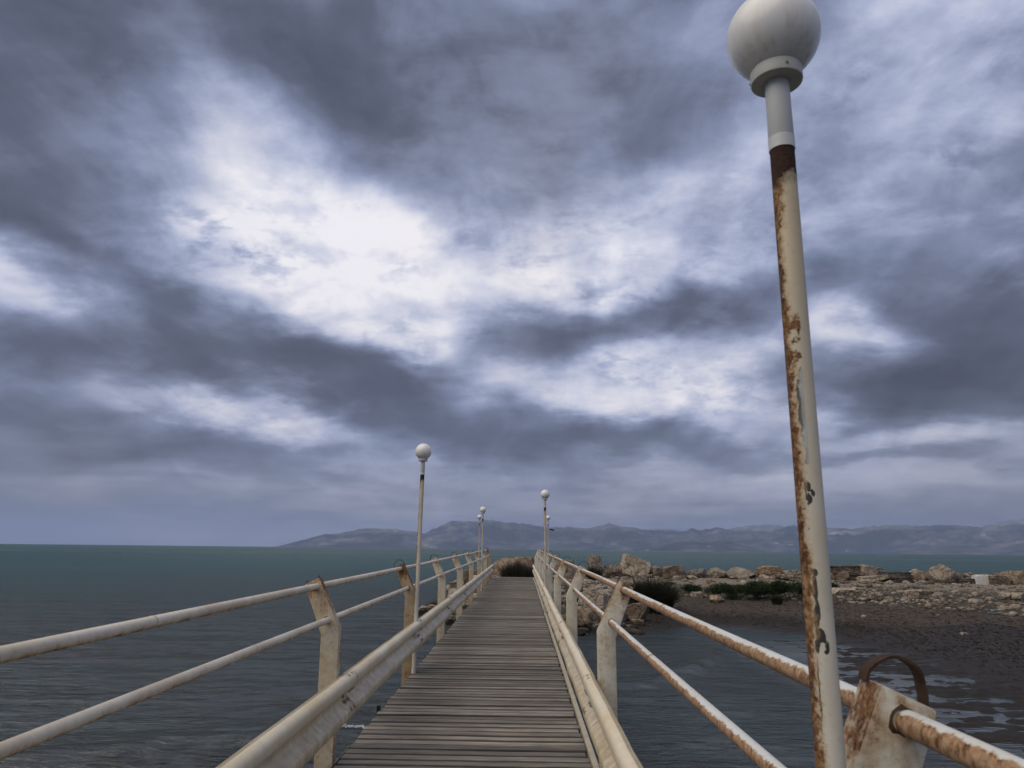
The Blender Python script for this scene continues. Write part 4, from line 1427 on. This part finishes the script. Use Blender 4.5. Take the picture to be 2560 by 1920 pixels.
# ------------------------------------------------------------------ boulders
BOULDERS = [
    (4.01, 41.24, 1.23, 0.79, 1.27, 'block', 'grey',
     'upright grey boulder behind the upper dark tussock'),
    (5.18, 41.37, 1.29, 1.23, 0.75, 'round', 'brown',
     'brown boulder lying left of the pale topped block on the breakwater'),
    (6.20, 41.45, 1.31, 1.50, 0.99, 'tilt', 'pale',
     'large tilted block with pale flat top on the breakwater crest'),
    (6.07, 41.22, 1.32, 0.74, 0.41, 'round', 'grey',
     'small grey stone wedged below the pale topped block'),
    (7.32, 41.30, 1.36, 1.00, 0.60, 'round', 'grey',
     'grey rounded boulder just right of the pale topped block'),
    (8.22, 40.34, 1.31, 1.31, 0.71, 'block', 'brown',
     'squarish dark brown boulder in the crest row above the big tussock'),
    (9.47, 40.57, 1.36, 1.03, 0.48, 'round', 'grey',
     'low grey boulder right of the squarish brown boulder'),
    (10.54, 40.96, 1.33, 1.00, 0.58, 'round', 'grey',
     'grey peaked boulder second right of the squarish brown boulder'),
    (11.88, 40.90, 1.33, 1.69, 0.60, 'round', 'grey',
     'wide grey boulder above the left end of the green bushes'),
    (13.45, 41.00, 1.37, 1.49, 0.67, 'round', 'tan',
     'tan brown boulder standing above the green bushes left of the near lamp'),
    (14.52, 40.54, 1.37, 1.16, 0.45, 'slab', 'grey',
     'thin grey slab beside the tan boulder, partly behind the near lamp pole'),
    (14.23, 40.13, 1.29, 1.27, 0.20, 'slab', 'pale',
     'flat pale slab lying in front of the crest left of the near lamp pole'),
    (9.03, 40.08, 1.27, 0.60, 0.24, 'round', 'pale',
     'small pale stone at the foot of the low grey boulder'),
    (4.45, 41.15, 1.26, 0.51, 0.54, 'round', 'grey',
     'small grey stone right of the upper dark tussock'),
    (4.95, 41.13, 1.27, 0.44, 0.35, 'round', 'pale',
     'small pale stone below the brown breakwater boulder'),
    (17.25, 40.29, 1.35, 1.66, 0.76, 'strata', 'dark',
     'dark layered boulder right of the near lamp pole'),
    (16.72, 40.02, 1.33, 0.93, 0.42, 'slab', 'tan',
     'tan slanting slab leaning on the dark layered boulder'),
    (18.45, 40.00, 1.34, 1.22, 0.63, 'tilt', 'grey',
     'grey slanting boulder between dark layered boulder and flat strata'),
    (18.26, 39.54, 1.27, 1.40, 0.27, 'slab', 'pale',
     'pale slab lying under the grey slanting boulder'),
    (19.50, 39.75, 1.28, 1.66, 0.53, 'strata', 'dark',
     'long flat stack of dark layered rock on the crest'),
    (21.07, 40.60, 1.41, 0.75, 0.55, 'round', 'pale',
     'round pale boulder left of the largest boulder'),
    (21.17, 39.58, 1.31, 0.86, 0.58, 'round', 'brown',
     'brown boulder squeezed between round pale boulder and the largest one'),
    (21.70, 38.96, 1.30, 1.41, 0.96, 'big', 'grey',
     'largest boulder of the crest, grey and tall with a pointed right side'),
    (22.70, 38.96, 1.28, 1.18, 0.27, 'strata', 'dark',
     'low dark rock between the largest boulder and the white block'),
    (23.52, 38.76, 1.27, 0.87, 0.47, 'white', 'white',
     'white faced cut block at the right end of the breakwater'),
    (24.12, 38.51, 1.28, 0.94, 0.47, 'slab', 'brown',
     'grey brown rock touching the white block on its right'),
    (25.10, 38.71, 1.29, 1.23, 0.69, 'round', 'tan',
     'brown rounded boulder at the right edge of the picture'),
    (15.08, 35.55, 0.88, 1.14, 0.26, 'slabflat', 'pale',
     'flat pale slab lying below the crest right of the near lamp'),
    (16.28, 37.12, 0.96, 0.34, 0.17, 'round', 'pale',
     'small pale stone at the right end of the flat slab'),
    (15.37, 33.13, 0.72, 0.50, 0.31, 'tilt', 'grey',
     'grey stone tipped on edge below the crest'),
    (17.33, 33.79, 0.85, 0.69, 0.35, 'block', 'pale',
     'pale blocky boulder below the round pale boulder'),
    (17.98, 34.05, 0.97, 0.46, 0.22, 'round', 'pale',
     'pale stone just right of the pale blocky boulder'),
    (18.58, 34.63, 0.98, 0.46, 0.19, 'round', 'tan',
     'tan stone at the right of the lower pale stones'),
    (18.63, 33.98, 0.94, 0.37, 0.14, 'slabflat', 'pale',
     'small pale flat stone below the largest boulder'),
    (19.76, 33.30, 0.94, 0.41, 0.13, 'slabflat', 'pale',
     'small pale flat stone below the white block'),
    (14.36, 33.32, 0.71, 0.26, 0.08, 'slabflat', 'pale',
     'pale chip at the upper edge of the beach below the flat slab'),
    (16.19, 33.55, 0.81, 0.26, 0.08, 'slabflat', 'pale',
     'thin pale chip on the beach left of the pale blocky boulder'),
    (17.24, 33.65, 0.83, 0.60, 0.08, 'slabflat', 'tan',
     'thin tan slab under the pale blocky boulder'),
    (20.64, 34.08, 0.96, 0.17, 0.21, 'round', 'tan',
     'small tan stone in the rubble right of the dark wrack'),
    (22.12, 35.08, 0.99, 0.24, 0.12, 'round', 'pale',
     'small pale stone in the rubble left of the broken pipe'),
    (13.42, 23.32, 0.36, 0.22, 0.08, 'block', 'pale',
     'pale brick sized block alone on the dark beach'),
    (2.88, 29.99, 0.37, 1.27, 0.85, 'big', 'pale',
     'big pale boulder beside the right railing where the bridge lands'),
    (2.34, 26.56, 0.05, 1.04, 0.73, 'round', 'brown',
     'brown boulder at the waterline below the big pale boulder'),
    (4.29, 28.57, 0.18, 0.96, 0.69, 'big', 'tan',
     'weathered tan boulder at the waterline below the big tussock'),
    (3.34, 27.25, 0.11, 0.81, 0.63, 'round', 'brown',
     'dark brown boulder between the pale and the tan waterline boulders'),
    (1.97, 25.22, 0.00, 0.35, 0.14, 'round', 'dark',
     'small dark stone standing in the water by the right railing'),
    (4.23, 27.67, 0.12, 0.48, 0.22, 'slabflat', 'tan',
     'flat tan stone at the waterline below the weathered boulder'),
    (1.56, 28.89, 0.23, 0.29, 0.53, 'round', 'grey',
     'grey boulder seen between two right railing posts'),
    (2.68, 41.10, 1.25, 0.35, 0.98, 'block', 'grey',
     'grey block behind the right railing near the bridge end'),
    (2.19, 41.21, 1.25, 0.71, 0.86, 'round', 'tan',
     'tan rock seen through the right railing near the bridge end'),
    (8.60, 33.26, 0.56, 0.72, 0.34, 'round', 'tan',
     'tan stone at the upper edge of the beach left of the green bushes'),
    (8.17, 35.23, 0.65, 0.66, 0.26, 'round', 'pale',
     'pale stone above the beach right of the big tussock'),
    (-0.52, 37.14, 1.46, 1.95, 0.88, 'big', 'tan',
     'large tan outcrop behind the far end of the deck'),
    (-1.27, 37.54, 1.39, 0.63, 0.40, 'round', 'pale',
     'pale stone at the left of the far end of the deck'),
    (0.09, 41.34, 1.30, 1.14, 1.05, 'block', 'tan',
     'blocky tan rock behind the right end of the deck'),
    (-2.57, 37.97, 1.00, 0.69, 0.73, 'block', 'brown',
     'brown grey block seen between left railing posts near the bridge end'),
    (-3.28, 36.72, 0.69, 0.50, 0.49, 'block', 'brown',
     'squarish brown rock seen through the left railing'),
    (-3.36, 35.85, 0.55, 0.26, 0.24, 'round', 'pale',
     'small pale rock left of the deck below the squarish brown rock'),
    (-4.19, 32.10, 0.00, 0.50, 0.38, 'round', 'pale',
     'pale rock at the waterline beside the left lamp pole'),
    (-3.95, 33.00, 0.00, 0.60, 0.38, 'round', 'tan',
     'tan rock left of the bridge behind the guard beam'),
    (-4.02, 34.60, 0.23, 0.33, 0.13, 'round', 'dark',
     'dark wet stone at the waterline left of the bridge'),
    (-2.73, 30.91, 0.00, 0.34, 0.38, 'round', 'pale',
     'pale rock beside the left edge of the deck under the beam'),
    (-2.56, 28.20, 0.00, 0.47, 0.34, 'round', 'grey',
     'grey rock at the waterline under the left beam'),
    (-2.40, 32.97, 0.25, 0.26, 0.31, 'round', 'pale',
     'pale stone beside the left deck edge behind a post'),
]



def ico_dirs(sub):
    bm = bmesh.new()
    bmesh.ops.create_icosphere(bm, subdivisions=sub, radius=1.0)
    bm.verts.ensure_lookup_table()
    V = np.array([v.co[:] for v in bm.verts])
    F = np.array([[v.index for v in f.verts] for f in bm.faces])
    bm.free()
    return V / np.linalg.norm(V, axis=1)[:, None], F


ICO = {k: ico_dirs(k) for k in (1, 2, 3, 4, 5)}


def rock_shape(seed, size, style, sub):
    """Boulder: sphere cut by random planes, then roughened; size is width, depth, height, base at z = 0."""
    rs = np.random.RandomState(seed)
    D, F = ICO[sub]
    npl = {'block': 9, 'white': 7, 'slab': 11, 'slabflat': 11, 'tilt': 9, 'strata': 12, 'big': 12}.get(style, 12)
    N = rs.randn(npl, 3)
    N /= np.linalg.norm(N, axis=1)[:, None]
    if style in ('block', 'white', 'slab', 'slabflat', 'tilt', 'strata'):
        ax = np.array([(1, 0, 0), (-1, 0, 0), (0, 1, 0), (0, -1, 0), (0, 0, 1), (0, 0, -1)], float)
        ax += rs.randn(6, 3) * (0.10 if style != 'white' else 0.05)
        ax /= np.linalg.norm(ax, axis=1)[:, None]
        N = np.vstack([ax, N])
        dist = np.concatenate([np.full(6, 0.72), rs.uniform(0.88, 1.08, npl)])
        if style == 'white':
            dist[6:] = 1.2
    else:
        dist = rs.uniform(0.62, 1.0, npl)
    dots = D @ N.T
    with np.errstate(divide='ignore'):
        r = np.where(dots > 0.02, dist / np.maximum(dots, 1e-6), 9.0)
    r = np.sort(r, axis=1)
    r = np.minimum(r[:, 0], 1.15)
    P = D * r[:, None]
    off = rs.rand(3) * 50
    am = 0.04 if style == 'white' else 0.10
    P = P * (1 + am * fbm(P * 1.9 + off, 4, seed) + am * 0.45 * fbm(P * 6.5 + off, 3, seed + 5))[:, None]
    lo, hi = P.min(0), P.max(0)
    P = (P - (lo + hi) / 2) / ((hi - lo) / 2)
    if style == 'strata':
        z = P[:, 2]
        lay = np.floor(z * 3.5 + 0.5 * vnoise(P * 1.3 + off, seed))
        k = 1 + 0.10 * (hash3(lay.astype(int), lay.astype(int) * 0, lay.astype(int) * 0, seed) - 0.5) * 2
        P[:, 0] *= k
        P[:, 1] *= k
    wdt, dep, hgt = size
    P = P * np.array([wdt / 2, dep / 2, hgt / 2])
    if style in ('tilt', 'slab'):
        a = rad(16 if style == 'tilt' else 7) * (1 if style == 'tilt' else rs.choice([-1, 1]))
        c, s = math.cos(a), math.sin(a)
        x, z = P[:, 0].copy(), P[:, 2].copy()
        P[:, 0], P[:, 2] = x * c + z * s, -x * s + z * c
    P[:, 2] -= P[:, 2].min()
    return P, F


for i, (x, y, z, wd, ht, style, tone, label) in enumerate(BOULDERS):
    sub = 5 if wd > 0.9 else (4 if wd > 0.4 else 3)
    sink = 0.22 * ht
    dep = wd * {'slab': 0.9, 'slabflat': 0.8, 'strata': 0.7, 'white': 0.75}.get(style, 0.85)
    P, F = rock_shape(500 + i * 7, (wd * 1.06, dep, ht + sink), style, sub)
    mt = M['white_block'] if tone == 'white' else M['rock_' + tone]
    o = link('boulder' if wd > 0.5 else 'stone', fast_mesh('boulder', P, F, mt, True), None, (x, y, z - sink))
    if True:
        o.data.set_sharp_from_angle(angle=rad(38))
    tag(o, label, 'boulder' if wd > 0.5 else 'stone', 'breakwater and shore rocks')
    o['kind'] = 'thing'

# rubble between the boulders, too many and too small to tell apart
def build_rubble():
    rs = np.random.RandomState(21)
    V, F = [], []
    base = 0
    spots = []
    N = 8200
    x = rs.uniform(-6, 40, N * 3)
    y = rs.uniform(24.5, 46, N * 3)
    z = land(x, y)
    d = poly_sdf(x, y, INLET)
    on_bridge_side = (x < 4) & (d > -0.8)
    crest_zone = (d > 7.2)
    pr = np.where(on_bridge_side, 0.55, np.where(crest_zone, 0.35 + 0.4 * (vnoise(np.stack([x * 0.6, y * 0.9, 0 * x], 1), 8) > 0.05), 0.006 * (d > 2)))
    keep = (rs.rand(len(x)) < pr) & (z > -0.3) & (x > -3.4)
    x, y, z, d = x[keep][:N], y[keep][:N], z[keep][:N], d[keep][:N]
    groups = {'rubble_pale': [], 'rubble_brown': []}
    for i in range(len(x)):
        big = 0.16 if x[i] < 4 else 0.085
        s = big * (0.35 + 1.5 * rs.rand() ** 3)
        if x[i] > 4 and rs.rand() < (0.09 if 37.5 < y[i] < 43 else 0.03):
            s = rs.uniform(0.14, 0.30)
        if x[i] < 4 and rs.rand() < 0.10:
            s = rs.uniform(0.25, 0.42)
        if -1.5 < x[i] < 0.8 and y[i] < 34.5:
            if z[i] + s > deck_z(y[i]) - 0.1:
                continue
        groups['rubble_pale' if rs.rand() < 0.55 else 'rubble_brown'].append((x[i], y[i], z[i], s))
    for nm, mt, lab in (('rubble_pale', 'rock_pale', 'pale stone rubble filling the breakwater between the boulders'),
                        ('rubble_brown', 'rock_brown', 'brown stone rubble filling the breakwater between the boulders')):
        Vs, Fs, b = [], [], 0
        shapes = [rock_shape(900 + k, (2, 1.7, 1.1), ['round', 'block', 'slab', 'big'][k % 4], 2) for k in range(10)]
        for (xx, yy, zz, s) in groups[nm]:
            P, Fc = shapes[rs.randint(10)]
            a = rs.rand() * 6.28
            c, sn = math.cos(a), math.sin(a)
            Q = P * s
            Vs.append(np.stack([Q[:, 0] * c - Q[:, 1] * sn + xx, Q[:, 0] * sn + Q[:, 1] * c + yy, Q[:, 2] * rs.uniform(0.6, 1.2) + zz - 0.35 * s], 1))
            Fs.append(Fc + b)
            b += len(P)
        o = link('rubble', fast_mesh('rubble', np.vstack(Vs), np.vstack(Fs), M[mt], True))
        tag(o, lab, 'rubble', kind='stuff')


build_rubble()

# ------------------------------------------------------------------ plants
def blades(n, rad_x, rad_y, h, spread, seed, wide=0.011, fan=1.0):
    rs = np.random.RandomState(seed)
    V = np.zeros((n, 7, 3))
    F = []
    for i in range(n):
        r = math.sqrt(rs.rand())
        a = rs.rand() * 2 * math.pi
        bx, by = r * math.cos(a) * rad_x * 0.5, r * math.sin(a) * rad_y * 0.5
        L = h * (0.55 + 0.5 * rs.rand()) * (1.0 - 0.25 * r)
        lean = spread * (0.25 + r) * rs.uniform(0.5, 1.2)
        dx, dy = math.cos(a + rs.randn() * 0.5), math.sin(a + rs.randn() * 0.5)
        wa = rs.rand() * 3.14
        wx, wy = math.cos(wa) * wide, math.sin(wa) * wide
        for k, f in enumerate((0.0, 0.4, 0.75)):
            ox, oy = bx + dx * L * lean * f ** (1 + fan), by + dy * L * lean * f ** (1 + fan)
            q = 1 - 0.55 * f
            zz = L * f * math.sqrt(max(0.2, 1 - (lean * f) ** 2))
            V[i, 2 * k] = (ox - wx * q, oy - wy * q, zz)
            V[i, 2 * k + 1] = (ox + wx * q, oy + wy * q, zz)
        V[i, 6] = (bx + dx * L * lean, by + dy * L * lean, L * math.sqrt(max(0.2, 1 - lean ** 2)))
        b = i * 7
        F += [(b, b + 1, b + 3), (b, b + 3, b + 2), (b + 2, b + 3, b + 5), (b + 2, b + 5, b + 4), (b + 4, b + 5, b + 6)]
    return V.reshape(-1, 3), np.array(F)


def tussock(x, y, w_, h, n, seed, label, dry=0.25, spread=0.55):
    z = float(land([x], [y])[0])
    root = empty('rush_tussock', (x, y, z - 0.03))
    tag(root, label, 'plant', 'spiky rush tussocks')
    V, F = blades(n, w_, w_, h, spread, seed, 0.010)
    link('green_blades', fast_mesh('green_blades', V, F, M['rush']), root)
    V, F = blades(int(n * dry), w_ * 1.05, w_ * 1.05, h * 0.92, spread * 1.15, seed + 1, 0.009)
    link('dry_blades', fast_mesh('dry_blades', V, F, M['rush_dry']), root)
    return root


tussock(5.35, 31.0, 1.5, 1.70, 3200, 1, 'big dark spiky tussock at the top of the beach', 0.2, 0.62)
tussock(3.75, 39.3, 0.65, 0.95, 1000, 2, 'upper dark spiky tussock in front of the upright grey boulder', 0.15, 0.5)
tussock(-0.32, 34.15, 0.85, 1.55, 1900, 3, 'dark rush clump right behind the far end of the deck', 0.4, 0.35)
tussock(0.22, 34.2, 0.60, 1.35, 1100, 4, 'greener rush clump at the right behind the far end of the deck', 0.2, 0.35)
tussock(10.95, 32.6, 0.35, 0.62, 420, 5, 'small spiky tuft standing in front of the green bushes', 0.1, 0.5)


def shrub(x, y, w_, d_, h, n, seed, label):
    z = float(land([x], [y])[0])
    rs = np.random.RandomState(seed)
    root = empty('low_shrub', (x, y, z))
    tag(root, label, 'bush', 'low green bushes above the beach')
    # twigs
    mb = MB()
    for k in range(14):
        a = rs.rand() * 6.28
        r = 0.35 * rs.rand()
        ex, ey = math.cos(a) * w_ * 0.42 * rs.rand() ** 0.5, math.sin(a) * d_ * 0.42 * rs.rand() ** 0.5
        mb.tube([(ex * 0.2, ey * 0.2, -0.05), (ex * 0.6, ey * 0.6, h * 0.35), (ex, ey, h * 0.75)], [0.012, 0.009, 0.004], 5)
    link('twigs', mb.mesh('twigs', M['rush_dry']), root)
    lumps = [(rs.uniform(-0.42, 0.42) * w_, rs.uniform(-0.4, 0.4) * d_, rs.uniform(0.35, 0.75) * h, rs.uniform(0.16, 0.30)) for _ in range(16)]
    V = np.zeros((n, 3, 3))
    for i in range(n):
        cx, cy, cz, cr = lumps[rs.randint(len(lumps))]
        v = rs.randn(3)
        v /= np.linalg.norm(v)
        rr = cr * (0.45 + 0.6 * rs.rand()) * max(h, 0.5) * 1.5
        c = np.array([cx, cy, cz]) + v * rr * np.array([1.35, 1.1, 0.75])
        c[2] = max(c[2], 0.01)
        up = v * 0.5 + np.array([0, 0, 0.8]) + rs.randn(3) * 0.35
        up = up / np.linalg.norm(up) * rs.uniform(0.05, 0.11)
        sd_ = np.cross(up, rs.randn(3))
        sd_ = sd_ / (np.linalg.norm(sd_) + 1e-6) * rs.uniform(0.010, 0.020)
        V[i, 0], V[i, 1], V[i, 2] = c - sd_, c + sd_, c + up
    link('foliage', fast_mesh('foliage', V.reshape(-1, 3), np.arange(n * 3).reshape(n, 3), M['leaf']), root)


shrub(9.5, 34.6, 1.9, 1.3, 0.66, 7000, 11, 'leftmost low green bush, above the tan stone')
shrub(10.75, 34.3, 2.1, 1.4, 0.80, 9500, 12, 'middle dark green bush behind the small spiky tuft')
shrub(12.1, 34.1, 2.0, 1.4, 0.86, 9500, 13, 'rightmost dark green bush, next to the near lamp pole')
shrub(8.3, 36.6, 1.0, 0.8, 0.30, 2200, 14, 'small flat green bush right of the big tussock')
shrub(14.9, 37.6, 1.5, 0.9, 0.28, 2600, 15, 'low green patch of leaves just right of the near lamp pole')


def build_grass():
    rs = np.random.RandomState(5)
    Vs, Fs, b = [], [], 0
    for (cx, cy, rx, ry, n, h) in ((3.2, 32.8, 2.2, 1.6, 2600, 0.20), (2.0, 36.6, 1.5, 1.2, 1000, 0.18), (5.0, 35.5, 2.6, 1.3, 1800, 0.16), (1.6, 31.0, 0.8, 1.6, 800, 0.25)):
        V, F = blades(n, rx * 2, ry * 2, h, 0.8, int(cx * 10), 0.013)
        V = V.reshape(n, 7, 3)
        zz = land(V[:, 0, 0] + cx, V[:, 0, 1] + cy)
        V = V + np.stack([np.full(n, cx), np.full(n, cy), zz], 1)[:, None, :]
        Vs.append(V.reshape(-1, 3))
        Fs.append(F + b)
        b += n * 7
    o = link('grass', fast_mesh('grass', np.vstack(Vs), np.vstack(Fs), M['leaf']))
    tag(o, 'dark green coarse grass on the bank right of the bridge end', 'grass', kind='stuff')


build_grass()

# ------------------------------------------------------------------ small things on the shore
def on_land(x, y, dz=0.0):
    return (x, y, float(land([x], [y])[0]) + dz)


# broken pillar lying on the rubble: two drums of stone
drum = empty('broken_pillar', on_land(20.6, 32.0, 0.06), (0, 0, rad(-62)))
tag(drum, 'pale broken pillar lying in two pieces on the rubble at the right', 'stone pillar')
for nm, u0, u1, r0 in (('upper_piece', -0.48, -0.03, 0.13), ('lower_piece', 0.02, 0.42, 0.155)):
    pts = [(u0 + (u1 - u0) * i / 6, 0.01 * math.sin(i * 2), 0.08 + 0.01 * math.sin(i * 3)) for i in range(7)]
    link(nm, MB().tube(pts, [r0 * (1 + 0.06 * math.sin(i * 1.9 + u0)) for i in range(7)], 12).mesh(nm, M['rock_pale'], True, bevel=0.02), drum)
# scrap of turquoise plastic
rs_ = np.random.RandomState(2)
V = [(0.13 * (i - 3) + 0.03 * rs_.randn(), 0.05 * (j - 1) + 0.02 * rs_.randn(), 0.03 + 0.045 * rs_.rand()) for j in range(3) for i in range(6)]
F = [(j * 6 + i, j * 6 + i + 1, j * 6 + i + 7, j * 6 + i + 6) for j in range(2) for i in range(5)]
sc_ = MB().add(V, F).mesh('plastic_scrap', M['blue'], fix=False)
bm = bmesh.new()
bm.from_mesh(sc_)
bmesh.ops.solidify(bm, geom=bm.faces[:], thickness=0.012)
bm.to_mesh(sc_)
bm.free()
o = link('plastic_scrap', sc_, None, on_land(17.0, 27.2, 0.0))
tag(o, 'crumpled scrap of turquoise plastic on the beach', 'litter')
# concrete path slab on the bank where the bridge lands
sl = MB().box(-1.3, 1.5, -0.35, 0.35, -0.10, 0.05)
o = link('path_slab', sl.mesh('path_slab', M['concrete'], bevel=0.02), None, on_land(3.0, 34.6, 0.02), (0, 0, rad(4)))
tag(o, 'pale concrete slab of a path on the grassy bank', 'slab')
# low capped post at the landing
lp = empty('capped_post', on_land(-2.2, 35.6, -0.05))
tag(lp, 'low dark post with a white cap beyond the left railing end', 'post')
link('shaft', MB().lathe([(0.07, 0), (0.07, 0.62)], 14).mesh('shaft', M['black'], True), lp)
link('cap', MB().lathe([(0.10, 0.60), (0.11, 0.63), (0.10, 0.69), (0.05, 0.71)], 14).mesh('cap', M['sleeve'], True), lp)

# ------------------------------------------------------------------ sea air
def build_haze():
    m = bpy.data.materials.new('sea_haze')
    m.use_nodes = True
    t = NT(m.node_tree)
    out = t.node('ShaderNodeOutputMaterial')
    v = t.node('ShaderNodeVolumePrincipled')
    v.inputs['Color'].default_value = (0.53, 0.67, 0.98, 1)
    v.inputs['Density'].default_value = 0.000068
    v.inputs['Anisotropy'].default_value = 0.0
    t.t.links.new(v.outputs[0], out.inputs['Volume'])
    mb = MB().box(-23000, 23000, -12000, 23000, -8.0, 720.0)
    o = link('haze', mb.mesh('haze', m))
    tag(o, 'thin pale blue sea haze over the strait', 'haze', kind='stuff')


build_haze()
